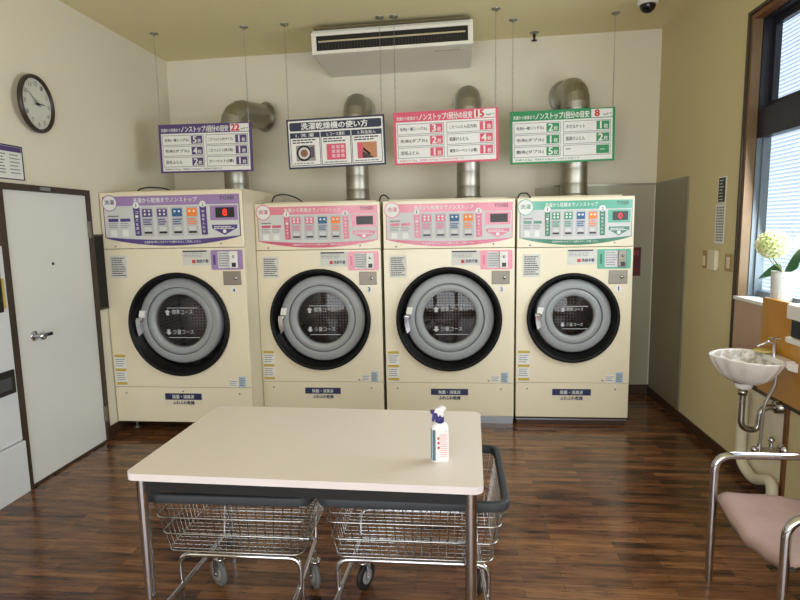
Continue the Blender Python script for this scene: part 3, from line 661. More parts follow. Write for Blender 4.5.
# ------------------------------------------------------------------ air conditioner
ACM = mat('pale_grey_aircon_casing', (226, 223, 213), 0.45, noise=0.01); ACF = mat('white_aircon_frame', (228, 226, 216), 0.4)
t = thing('air_conditioner', 'wide pale ceiling air conditioner with black outlet grille near the back wall', 'air conditioner', (-1.122, 4.63, 2.975))
sl = 0.0215; tiltM = Matrix.Rotation(-math.atan2(0.028, 1.28), 4, 'Y')
b = MB(tiltM); aw = 1.28; ah = 0.165
b.prism([(0.0, 0), (aw, 0), (aw, ah), (0.0, ah)], 0.02, 0.72, ACM); b.build('casing', t, bevel=0.01)
b = MB(tiltM)
b.box(0, aw, 0, 0.02, ah-0.026, ah, ACF); b.box(0, aw, 0, 0.02, 0, 0.026, ACF); b.box(0, 0.038, 0, 0.02, 0.026, ah-0.026, ACF); b.box(aw-0.04, aw, 0, 0.02, 0.026, ah-0.026, ACF)
b.build('front_frame', t, bevel=0.003)
b = MB(tiltM); b.box(0.038, aw-0.04, 0.012, 0.02, 0.026, ah-0.026, BLACKP)
for i in range(46): xx = 0.06+i*0.0255; b.box(xx, xx+0.003, 0.006, 0.012, 0.03, 0.085, mat('dark_vane', (52, 54, 58), 0.5))
b.build('outlet_grille', t)
b = MB(tiltM); b.box(0.055, aw-0.06, -0.002, 0.008, 0.088, 0.100, mat('tan_louvre', (188, 178, 146), 0.45)); b.build('louvre', t, bevel=0.002)
b = MB(tiltM); b.box(-0.0, aw, 0.05, 0.6, ah+0.0, ah+0.03, ACF); b.box(0.02, aw-0.02, 0.012, 0.6, ah+0.030, ah+0.040, mat('painted_gap_shade', (110, 98, 66), 0.6)); b.build('bracket_and_gap_shade', t)  # pale bracket, topped by a dark strip coloured as the shade under the ceiling
b = MB(tiltM); b.box(0.92, 1.18, 0.10, 0.125, -0.003, 0.0, mat('small_grey_panel', (176, 174, 164), 0.4)); b.box(0.92, 0.97, 0.10, 0.14, -0.006, 0.0, ACF); b.build('indicator_strip', t)

# ------------------------------------------------------------------ ceiling bits
t = thing('security_camera', 'small white ceiling camera with black dome near the right wall', 'camera', (1.452, 4.62, ceil_z(1.452)))
b = MB(); b.lathe([(0.0, 0.0), (0.078, 0.0), (0.078, -0.03), (0.066, -0.045), (0.0, -0.045)], (0,0,0), WHITEP, 'z', 28); b.build('base', t)
b = MB(); b.sphere((0, 0, -0.045), 0.058, mat('black_dome', (14, 14, 16), 0.1), 20); b.build('dome', t)
t = thing('sprinkler_head', 'small dark sprinkler head on the ceiling by the back wall', 'sprinkler', (0.70, 5.22, ceil_z(0.70)))
b = MB(); b.lathe([(0.0, -0.012), (0.03, -0.010), (0.042, 0.0)], (0,0,0), CHM, 'z', 16); b.build('escutcheon', t)
b = MB(); b.lathe([(0.0, -0.07), (0.024, -0.068), (0.024, -0.062), (0.008, -0.058), (0.012, -0.03), (0.012, -0.01)], (0,0,0), BLACKP, 'z', 12); b.build('nozzle', t)

# cables on top of the dryers
CABM = mat('black_cable', (30, 30, 30), 0.5)
def cable(pts, label):
    P = [Vector(p) for p in pts]; out = []
    for i in range(len(P)-1):
        p0, p1, p2, p3 = P[max(i-1,0)], P[i], P[i+1], P[min(i+2, len(P)-1)]
        for k in range(8):
            s_ = k/8; out.append(0.5*((2*p1)+(-p0+p2)*s_+(2*p0-5*p1+4*p2-p3)*s_*s_+(-p0+3*p1-3*p2+p3)*s_**3))
    out.append(P[-1]); b = MB(); b.tube(out, 0.006, CABM, 8); tag(b.build('power_cable'), label, 'cable', 'cables on top of the dryers')
cable([(-2.60, 4.5, 1.917), (-2.56, 4.45, 1.938), (-2.46, 4.42, 1.952), (-2.34, 4.45, 1.942), (-2.30, 4.5, 1.917)], 'thin black cable arching over the left end of the purple dryer')
cable([(-1.53, 4.70, 1.824), (-1.50, 4.68, 1.87), (-1.42, 4.68, 1.885), (-1.33, 4.72, 1.86), (-1.29, 4.78, 1.824)], 'black cable loop on top of dryer number 3 beside the purple one')
cable([(-0.60, 4.58, 1.804), (-0.585, 4.57, 1.845), (-0.56, 4.57, 1.855), (-0.535, 4.57, 1.84), (-0.52, 4.58, 1.822)], 'short black cable loop over the gap between dryers 3 and 2')
cable([(0.50, 4.58, 1.804), (0.515, 4.57, 1.835), (0.545, 4.57, 1.845), (0.575, 4.57, 1.838), (0.60, 4.585, 1.808)], 'short black cable loop at the left end of the green dryer')

# ------------------------------------------------------------------ left wall things
L90 = PI/2
t = thing('wall_clock', 'round white wall clock with dark rim on the left wall', 'clock', (XL+0.022, 3.515, 2.425), L90+math.radians(7))
b = MB(); b.lathe([(0.156, -0.010), (0.161, -0.024), (0.170, -0.028), (0.178, -0.024), (0.182, -0.012), (0.180, 0.0)], (0,0,0), mat('dark_brown_rim', (52, 42, 36), 0.35), 'y', 56); b.build('rim', t)
b = MB(); b.disc(0, 0, 0.160, -0.010, mat('clock_face_white', (214, 214, 208), 0.5), 48); fc = b.build('clock_face', t)
b = MB()
for i in range(12):
    a = PI/2-2*PI*(i+1)/12; s_ = str(i+1); ww = 0.018*len(s_) if len(s_) == 1 else 0.030
    b.text(s_, 0.125*math.cos(a)-ww/2, 0.125*math.sin(a)+0.014, ww, 0.028, -0.0155, GINK, 0.01)
for i in range(60):
    a = 2*PI*i/60; r0 = 0.146; b.quad(r0*math.cos(a)-0.0012, r0*math.sin(a)+0.0012, 0.0024, 0.0024, -0.0155, GINK)
b.build('numerals', t)
def hand(name, a, L_, wd, y):
    b = MB(); d = Vector((math.cos(a), 0, math.sin(a))); n = Vector((-math.sin(a), 0, math.cos(a)))
    p = [-d*0.025-n*wd, d*L_-n*wd*0.4, d*L_+n*wd*0.4, -d*0.025+n*wd]; b.add([(q.x, y, q.z) for q in p]+[(q.x, y-0.0015, q.z) for q in p], [(4,5,6,7),(0,3,2,1),(0,1,5,4),(1,2,6,5),(2,3,7,6),(3,0,4,7)], BLACKP); b.build(name, t)
hand('hour_hand', math.radians(90-85), 0.075, 0.005, -0.018); hand('minute_hand', math.radians(90+58), 0.115, 0.0035, -0.0215)
b = MB(); b.lathe([(0, -0.026), (0.008, -0.025), (0.008, -0.014)], (0,0,0), BLACKP, 'y', 12); b.build('hub', t)

t = thing('wall_notice', 'white printed notice with navy heading beside the top of the door', 'notice', (XL, 2.86, 1.93), L90)
b = MB(); b.box(0, 0.52, -0.006, -0.0005, 0, 0.208, PAPER); b.build('sheet', t)
b = MB(); b.box(0, 0.52, -0.009, -0.006, 0.2, 0.208, SN); b.box(0, 0.52, -0.009, -0.006, 0, 0.006, SN); b.box(0.514, 0.52, -0.009, -0.006, 0.006, 0.2, SN); b.box(0, 0.006, -0.009, -0.006, 0.006, 0.2, SN); b.build('border', t)
b = MB(); b.quad(0.01, 0.198, 0.50, 0.03, -0.0075, SP); b.build('heading_band', t); b = MB(); b.lines(0.02, 0.160, 0.2, 0.13, 7, -0.0075, INK, 0.3, 1); b.lines(0.28, 0.160, 0.1, 0.13, 7, -0.0075, INK, 0.3, 2); b.lines(0.41, 0.160, 0.085, 0.13, 6, -0.0075, GINK, 0.3, 3); b.build('print', t)

t = thing('wall_board', 'black framed board on the left wall half hidden behind the purple dryer', 'board', (XL, 3.99, 1.01), L90)
b = MB(); b.box(0.014, 0.52, -0.012, -0.0005, 0.014, 0.56, mat('matt_black_board', (14, 13, 13), 0.7)); b.build('panel', t)
b = MB()
GBF = mat('grey_brown_frame', (84, 72, 58), 0.5)
b.box(0, 0.014, -0.016, -0.0005, 0, 0.574, GBF); b.box(0.52, 0.534, -0.016, -0.0005, 0, 0.574, GBF); b.box(0.014, 0.52, -0.016, -0.0005, 0, 0.014, GBF); b.box(0.014, 0.52, -0.016, -0.0005, 0.56, 0.574, GBF)
b.build('frame', t)

VW = mat('white_vending_sheet', (216, 220, 224), 0.4, noise=0.01)
t = thing('vending_machine', 'white wall vending cabinet with black coin slots at the left edge', 'vending machine', (XL, 2.3, 0), L90)
b = MB(); b.box(0, 0.808, -0.035, -0.0005, 0.335, 1.53, VW); b.build('cabinet', t, bevel=0.004)
b = MB(); b.box(0, 0.812, -0.050, -0.0005, 0.0, 0.33, VW); b.build('base', t, bevel=0.004)
b = MB(); b.box(0.56, 0.765, -0.043, -0.035, 1.14, 1.44, BLACKP); cu = b.build('coin_unit', t, bevel=0.004)
b = MB(); b.box(0.768, 0.786, -0.040, -0.035, 1.16, 1.34, YELLOWP); b.build('yellow_strip', t)
b = MB(); b.box(0.66, 0.70, -0.046, -0.043, 1.3, 1.36, BRUSHED); b.build('coin_slot', cu)
b = MB(); b.box(0.58, 0.785, -0.050, -0.035, 0.645, 0.79, BLACKP); rt = b.build('return_tray', t, bevel=0.006)
b = MB(); b.box(0.64, 0.75, -0.054, -0.050, 0.675, 0.75, mat('dark_grey_flap', (66, 70, 76), 0.4)); b.build('flap', rt, bevel=0.003)

# ------------------------------------------------------------------ right wall things
R90 = -PI/2
t = thing('care_label_poster', 'narrow vertical poster, black above and white below, on the right wall', 'poster', (XR, 4.135, 1.445), R90)
b = MB(); b.box(0, 0.135, -0.003, -0.0005, 0, 0.27, PAPER); b.build('lower_sheet', t)
b = MB(); b.box(0.02, 0.135, -0.004, -0.0005, 0.275, 0.45, PAPER); b.box(0.03, 0.125, -0.005, -0.004, 0.282, 0.443, BLACKP); b.build('upper_sheet', t)
b = MB()
for i in range(7): b.lines(0.045, 0.43-i*0.021, 0.06, 0.012, 1, -0.0058, PAPER, 0.5, i)
b.build('white_print', t); b = MB()
for i in range(5):
    for j in range(13): b.quad(0.02+i*0.022, 0.25-j*0.0185, 0.013, 0.011, -0.0036, INK)
b.build('print', t)
PLATE = mat('beige_switch_plate', (172, 146, 98), 0.45); WB = mat('cream_switch_box', (224, 214, 190), 0.4)
t = thing('light_switch', 'beige light switch plate with raised white box on the right wall', 'switch', (XR, 4.295, 1.262), R90)
b = MB(); b.box(0, 0.16, -0.008, -0.0005, 0, 0.13, PLATE); b.build('plate', t, bevel=0.003)
b = MB(); b.box(0.012, 0.05, -0.014, -0.008, 0.02, 0.09, WB); b.build('rocker', t, bevel=0.003)
b = MB(); b.box(0.125, 0.245, -0.03, -0.008, 0.0, 0.138, WB); b.box(0.13, 0.24, -0.0085, -0.0005, 0.01, 0.128, WB); b.build('timer_box', t, bevel=0.006)
t = thing('wall_socket', 'flat beige switch plate nearest the window frame', 'switch', (XR, 3.955, 1.268), R90)
b = MB(); b.box(0, 0.10, -0.008, -0.0005, 0, 0.115, PLATE); b.build('plate', t, bevel=0.003)
b = MB(); b.box(0.03, 0.07, -0.012, -0.008, 0.02, 0.095, WB); b.build('rocker', t, bevel=0.002)
t = thing('fire_sign', 'dark red strip on the back wall just right of the green dryer', 'sign', (1.60, YB-0.008, 1.115))
b = MB(); b.box(0, 0.09, -0.012, -0.0005, 0, 0.26, mat('dark_red_paint', (96, 16, 18), 0.4)); b.build('board', t)
b = MB(); b.text('消火器', 0.02, 0.235, 0.05, 0.05, -0.013, mat('faded_red_print', (170, 90, 84), 0.5), 0.02); b.build('lettering', t)

# orange board below the window
b = MB(); b.box(XR-0.028, XR-0.0005, 1.4, 3.42, 0.612, 1.158, ORB)
tag(b.build('wooden_board', bevel=0.003), 'orange varnished wooden board fixed under the window', 'board')

# dispenser
t = thing('towel_dispenser', 'white and dark box dispenser mounted on the orange board', 'dispenser', (XR-0.029, 2.985, 0.985), R90)
b = MB(); b.box(0, 0.26, -0.11, 0, 0.12, 0.195, WHITEP); b.build('lid', t, bevel=0.008)
b = MB(); b.box(0.03, 0.26, -0.10, 0, 0.03, 0.12, mat('dark_green_black', (20, 30, 30), 0.25)); b.build('window', t, bevel=0.006)
b = MB(); b.box(0.01, 0.27, -0.115, 0, 0.0, 0.03, WHITEP); b.build('tray', t, bevel=0.008)

# ------------------------------------------------------------------ flower pot on the sill
LEAF = mat('deep_green_leaf', (40, 96, 52), 0.4, noise=0.2); PET = mat('pale_green_petal', (204, 216, 150), 0.6, noise=0.1, scale=40); PETW = mat('cream_petal', (236, 232, 206), 0.6)
STEM = mat('green_stem', (96, 112, 60), 0.6); SOIL = mat('potting_soil', (60, 46, 36), 0.9)
pc = Vector((1.869, 3.40, 1.124))
t = thing('potted_flower', 'white pot with a pale green hydrangea bloom on the window sill', 'plant', pc)
b = MB(); b.lathe([(0.0, 0.001), (0.047, 0.001), (0.055, 0.02), (0.060, 0.185), (0.055, 0.185), (0.052, 0.165), (0.0, 0.165)], (0,0,0), mat('white_ceramic', (196, 198, 198), 0.35), 'z', 32)
pot = b.build('pot', t)
b = MB(); rr = random.Random(3)
for i in range(40):
    a = rr.uniform(0, 2*PI); z = rr.uniform(0.03, 0.16); r = 0.0545+0.005*z/0.185; b.sphere((r*math.cos(a), r*math.sin(a), z), 0.005, GREYP, 6, (0.5, 0.5, 1.4))
b.build('dimple', pot)['kind'] = 'stuff'
b = MB(); b.lathe([(0.0, 0.0), (0.052, 0.0)], (0, 0, 0.168), SOIL, 'z', 20); b.build('soil', t)
hc = Vector((-0.04, 0.05, 0.335))
b = MB(); b.tube([(0, 0.0, 0.168), (-0.01, 0.03, 0.21), (-0.02, 0.07, 0.25), hc-Vector((0,0,0.02))], 0.004, STEM, 8); b.tube([(0, 0.02, 0.168), (-0.0, 0.05, 0.20), (-0.01, 0.10, 0.225), (-0.02, 0.13, 0.26)], 0.003, STEM, 8); b.build('stem', t)
b = MB()
def petal(mb, c, nrm, up, L_, W_, m):
    s_ = nrm.cross(up).normalized(); u = up.normalized()
    p = [c, c+u*L_*0.4+s_*W_*0.5, c+u*L_+nrm*L_*0.1, c+u*L_*0.4-s_*W_*0.5]
    p2 = [q-nrm*0.0012 for q in p]
    mb.add(p+p2, [(0,1,2,3),(7,6,5,4),(0,4,5,1),(1,5,6,2),(2,6,7,3),(3,7,4,0)], m)
for i in range(120):
    zz = 1-2*(i+0.5)/120; a = i*2.39996; rad = math.sqrt(1-zz*zz); n = Vector((rad*math.cos(a), rad*math.sin(a), zz))
    c = hc+Vector((n.x*0.065, n.y*0.098, n.z*0.066)); m = PETW if (n.y > 0.2 and rr.random() < 0.75) or rr.random() < 0.2 else PET
    tx = n.cross(Vector((0.3, 0.5, 0.8))).normalized(); ty = n.cross(tx)
    for k in range(4):
        an = k*PI/2+rr.random(); petal(b, c+n*0.006, n, tx*math.cos(an)+ty*math.sin(an)+n*0.3, 0.023, 0.021, m)
b.sphere(hc, 0.062, PET, 14, (0.95, 1.4, 0.95)); b.build('bloom', t)
def leaf(base, tip, wd, bend, nm='leaf'):
    b = MB(); B_, T_ = Vector(base), Vector(tip); ax = T_-B_; sd = ax.cross(Vector((1, 0, 0.2))).normalized(); nm_ = sd.cross(ax).normalized(); rows = []
    for i in range(9):
        s_ = i/8; c = B_+ax*s_+nm_*bend*math.sin(PI*s_)+Vector((0,0,bend*0.6*math.sin(PI*s_))); w_ = wd*math.sin(PI*min(1, s_*0.96+0.03))**0.7
        rows.append([c-sd*w_, c-nm_*0.004, c+sd*w_])
    vs = [v for r_ in rows for v in r_]+[v-nm_*0.0015 for r_ in rows for v in r_]; fs = []
    for i in range(8):
        for k in range(2): q = i*3+k; fs += [(q, q+1, q+4, q+3), (27+q+3, 27+q+4, 27+q+1, 27+q)]
    b.add(vs, fs, LEAF, True); b.build(nm, t)
leaf((0, 0.01, 0.185), (-0.05, 0.155, 0.13), 0.030, 0.05); leaf((0, -0.01, 0.17), (-0.02, -0.19, 0.32), 0.030, 0.02); leaf((0.01, 0, 0.17), (0.02, -0.10, 0.24), 0.02, 0.02)

# ------------------------------------------------------------------ hand basin
CER = mat('glazed_basin_ceramic', (226, 222, 218), 0.18, noise=0.03, scale=20, coat=0.5)
def basin():
    t = thing('hand_basin', 'small leaf shaped white ceramic hand basin on the right wall', 'basin', (1.62, 3.17, 0.86))
    m = bpy.data.materials.new('flower_pattern_glaze'); m.use_nodes = True; nt = m.node_tree; bs = nt.nodes['Principled BSDF']; bs.inputs['Roughness'].default_value = 0.2
    tc = nt.nodes.new('ShaderNodeTexCoord'); v = nt.nodes.new('ShaderNodeTexNoise'); v.inputs['Scale'].default_value = 26; v.inputs['Detail'].default_value = 4
    cr = nt.nodes.new('ShaderNodeValToRGB'); e = cr.color_ramp.elements; e[0].position = 0.42; e[0].color = (*lin((178, 172, 164)), 1); e[1].position = 0.56; e[1].color = (*lin((222, 218, 214)), 1)
    nt.links.new(tc.outputs['Object'], v.inputs[0]); nt.links.new(v.outputs['Fac'], cr.inputs[0]); nt.links.new(cr.outputs[0], bs.inputs['Base Color'])
    N = 96
    def outline(i):
        a = 2*PI*i/N                      # pointed towards -x
        ca, sa = math.cos(a), math.sin(a)
        x = 0.125*ca if ca > 0 else 0.205*ca
        k = 1-0.42*max(0, -ca)**3
        y = 0.205*sa*(k if ca < 0 else 1)
        sc = 1+0.016*math.cos(18*a)
        return x*sc, y*sc+0.055*max(0, -ca)**2
    prof = [(1.0, 0.0, 0), (0.985, 0.006, 0), (0.93, 0.0, 1), (0.86, -0.03, 1), (0.66, -0.085, 1), (0.40, -0.112, 1), (0.12, -0.122, 1), (0.04, -0.128, 1)]
    out = [(1.0, 0.0), (0.99, -0.012), (0.90, -0.045), (0.70, -0.100), (0.45, -0.135), (0.20, -0.150), (0.06, -0.152)]
    b = MB()
    def ring(s_, h):
        r_ = []
        for i in range(N):
            x, y = outline(i); r_.append((x*s_-0.03*(1-s_), y*s_+0.02*(1-s_), h))
        return r_
    def skin(P, m, flip):
        vs = [v for p in P for v in ring(p[0], p[1])]; fs = []
        for i in range(len(P)-1):
            for k in range(N):
                f = (i*N+k, i*N+(k+1)%N, (i+1)*N+(k+1)%N, (i+1)*N+k); fs.append(f[::-1] if flip else f)
        b.add(vs, fs, m, True)
    skin(out, CER, True); skin(prof[:3], CER, False); skin(prof[2:], m, False)
    b.build('bowl', t)
    b = MB(); b.box(0.09, 0.156, -0.115, 0.09, -0.03, 0.004, CER); b.prism([(0.08, -0.004), (0.156, -0.004), (0.156, -0.055), (0.11, -0.04)], -0.13, -0.09, CER); b.build('wall_ledge', t, bevel=0.006)
    b = MB(); b.lathe([(0.0, 0.003), (0.018, 0.003), (0.022, 0.0)], (-0.03, 0.03, -0.127), CHROME, 'z', 16); b.build('drain', t)
    b = MB(); b.lathe([(0.05, -0.150), (0.045, -0.175), (0.032, -0.185), (0.028, -0.185)], (-0.03, 0.03, 0), CER, 'z', 24); b.build('drain_neck', t)
    PS = mat('satin_steel_pipe', (168, 166, 162), 0.22, 1.0)
    # trap: down, U bend, out to the wall
    x, y = -0.03, 0.03
    b = MB(); b.tube(round_path([(x, y, -0.18), (x, y, -0.41), (x+0.09, y, -0.43), (x+0.10, y, -0.29), (0.174, y, -0.29)], 0.05, 8), 0.017, PS, 14)
    b.lathe([(0.0, -0.22), (0.024, -0.22), (0.024, -0.19), (0.0, -0.19)], (x, y, 0), PS, 'z', 16); b.lathe([(0.0, 0.14), (0.034, 0.141), (0.038, 0.174)], (0, y, -0.29), PS, 'x', 20); b.build('trap_pipe', t)
    # tap and supply hose
    b = MB(); fx_, fy_ = 0.115, 0.02
    b.tube([(fx_, fy_, 0.0), (fx_, fy_, 0.075)], 0.010, CHROME, 12); b.tube(round_path([(fx_, fy_, 0.07), (fx_-0.03, fy_, 0.085), (fx_-0.085, fy_+0.01, 0.055)], 0.03, 6), 0.007, CHROME, 10)
    b.tube([(fx_, fy_, 0.07), (fx_, fy_, 0.10)], 0.006, CHROME, 8); b.tube([(fx_-0.025, fy_-0.015, 0.10), (fx_+0.025, fy_+0.015, 0.10)], 0.005, CHROME, 8); b.tube([(fx_-0.02, fy_+0.02, 0.10), (fx_+0.02, fy_-0.02, 0.10)], 0.005, CHROME, 8)
    b.build('tap', t)
    b = MB(); b.lathe([(0.0, 0.006), (0.045, 0.008), (0.055, 0.014), (0.05, 0.02), (0.0, 0.018)], (0.105, 0.10, 0), mat('yellow_soap', (196, 172, 96), 0.5), 'z', 20); b.build('soap_dish', t)
    b = MB(); b.tube(round_path([(0.11, -0.01, -0.03), (0.11, -0.03, -0.14), (0.045, -0.05, -0.24), (0.05, -0.03, -0.40), (0.05, -0.02, -0.49)], 0.06, 8), 0.0085, mat('grey_braided_hose', (150, 146, 142), 0.4, 0.4), 10); b.build('supply_hose', t)
    b = MB(); b.tube([(0.05, -0.02, -0.48), (0.05, -0.02, -0.53)], 0.014, CHROME, 12); b.tube([(0.02, -0.02, -0.515), (0.174, -0.02, -0.515)], 0.013, CHROME, 12); b.sphere((0.025, -0.02, -0.515), 0.02, CHROME, 12)
    b.lathe([(0.0, 0.155), (0.026, 0.156), (0.032, 0.174)], (0, -0.02, -0.515), CHROME, 'x', 18); b.tube([(0.11, -0.02, -0.515), (0.11, -0.02, -0.465)], 0.01, CHROME, 10); b.sphere((0.11, -0.02, -0.46), 0.018, CHROME, 10); b.build('stop_valve', t)
basin()
t = thing('drain_pipe', 'thick cream plastic drain pipe bending along the right wall', 'pipe', (1.755, 3.52, 0))
PVC = mat('cream_pvc', (216, 210, 188), 0.4)
b = MB(); b.tube(round_path([(0, 0, 0.56), (0, 0, 0.13), (0, -0.15, 0.07), (0, -0.36, 0.165), (0, -0.37, 0.01)], 0.07, 8), 0.030, PVC, 18); b.build('pipe', t)
b = MB(); b.lathe([(0.0, 0.0), (0.048, 0.0), (0.048, 0.06), (0.036, 0.075), (0.0, 0.075)], (0, -0.37, 0.0), GREYP, 'z', 18); b.build('floor_socket', t)
b = MB(); b.box(XR-0.010, XR-0.0005, 3.165, 3.62, 0.076, 0.58, mat('pale_access_cover', (226, 218, 194), 0.5)); tag(b.build('access_panel'), 'pale access panel on the wall behind the basin pipes', 'panel')

# ------------------------------------------------------------------ table
TBL = (-1.215, 1.862, 0.0); TR = -math.radians(1.75)
t = thing('work_table', 'large beige topped table with chrome legs in the middle of the room', 'table', TBL, TR)
TW, TD = 1.31, 0.79
b = MB(); b.slab(rrect(0, TW, 0, TD, 0.035), 0.693, 0.72, LAM, EDGEB, True); b.build('tabletop', t, bevel=0.003)
b = MB(); AP = mat('black_steel_apron', (9, 10, 13), 0.6)
for a_ in ((0.03, TW-0.03, 0.03, 0.055), (0.03, TW-0.03, TD-0.055, TD-0.03), (0.03, 0.055, 0.055, TD-0.055), (TW-0.055, TW-0.03, 0.055, TD-0.055)): b.box(a_[0], a_[1], a_[2], a_[3], 0.640, 0.6925, AP)
b.build('apron', t)
for (x, y) in ((0.043, 0.042), (TW-0.043, 0.042), (0.043, TD-0.042), (TW-0.043, TD-0.042)):
    b = MB(); b.tube([(x, y, 0.02), (x, y, 0.6925)], 0.0205, CHROME, 24); lg = b.build('leg', t)
    b = MB(); b.lathe([(0.0, 0.0), (0.022, 0.0), (0.024, 0.004), (0.022, 0.03), (0.0, 0.03)], (x, y, 0), BLACKP, 'z', 16); b.build('foot', lg)

# ------------------------------------------------------------------ sanitiser bottle
BW = mat('white_bottle_plastic', (226, 226, 230), 0.3, noise=0.01); BN = mat('navy_plastic', (44, 42, 112), 0.35); BT = mat('teal_label', (66, 108, 128), 0.5)
t = thing('spray_bottle', 'white sanitiser bottle with navy pump standing on the table', 'bottle', (-0.058, 2.040, 0.7205), math.radians(8))
b = MB(); pr = []
ov = rrect(-0.033, 0.033, -0.024, 0.024, 0.018, 5)
levels = [(0.94, 0.0), (1.0, 0.004), (1.0, 0.125), (0.94, 0.137), (0.75, 0.147), (0.5, 0.152)]
vs = [(p[0]*k, p[1]*k, h) for k, h in levels for p in ov]; n = len(ov)
b.add(vs, [(i*n+j, i*n+(j+1)%n, (i+1)*n+(j+1)%n, (i+1)*n+j) for i in range(len(levels)-1) for j in range(n)], BW, True)
b.add(vs, [tuple(range(n-1, -1, -1)), tuple(range((len(levels)-1)*n, len(levels)*n))], BW); b.build('body', t)
b = MB(); b.lathe([(0.015, 0.148), (0.0165, 0.150), (0.0165, 0.172), (0.010, 0.174), (0.010, 0.180)], (0,0,0), BN, 'z', 20)
b.prism([(-0.012, 0.172), (-0.024, 0.155), (-0.030, 0.156), (-0.026, 0.182), (-0.034, 0.186), (-0.036, 0.196), (-0.012, 0.197), (0.004, 0.180)], -0.008, 0.008, BN); b.build('pump_collar', t, bevel=0.002)
b = MB(); b.prism([(-0.022, 0.190), (-0.016, 0.204), (0.004, 0.212), (0.020, 0.210), (0.024, 0.202), (0.014, 0.196), (0.012, 0.172), (-0.006, 0.172), (-0.010, 0.188)], -0.0095, 0.0095, BW); b.build('trigger_head', t, bevel=0.003)
b = MB(); b.quad(-0.016, 0.118, 0.046, 0.105, -0.0246, mat('bottle_label_white', (232, 226, 228), 0.5)); b.lines(-0.002, 0.112, 0.030, 0.09, 12, -0.0252, mat('faint_pink_print', (206, 150, 160), 0.5), 0.35, 2)
for i in range(3): b.quad(-0.012, 0.100-i*0.018, 0.008, 0.009, -0.0252, REDP)
b.quad(-0.030, 0.128, 0.011, 0.118, -0.0243, BT); b.prism([(-0.0335, 0.01), (-0.0329, 0.01), (-0.0329, 0.128), (-0.0335, 0.128)], -0.015, 0.008, BT); b.build('label', t)

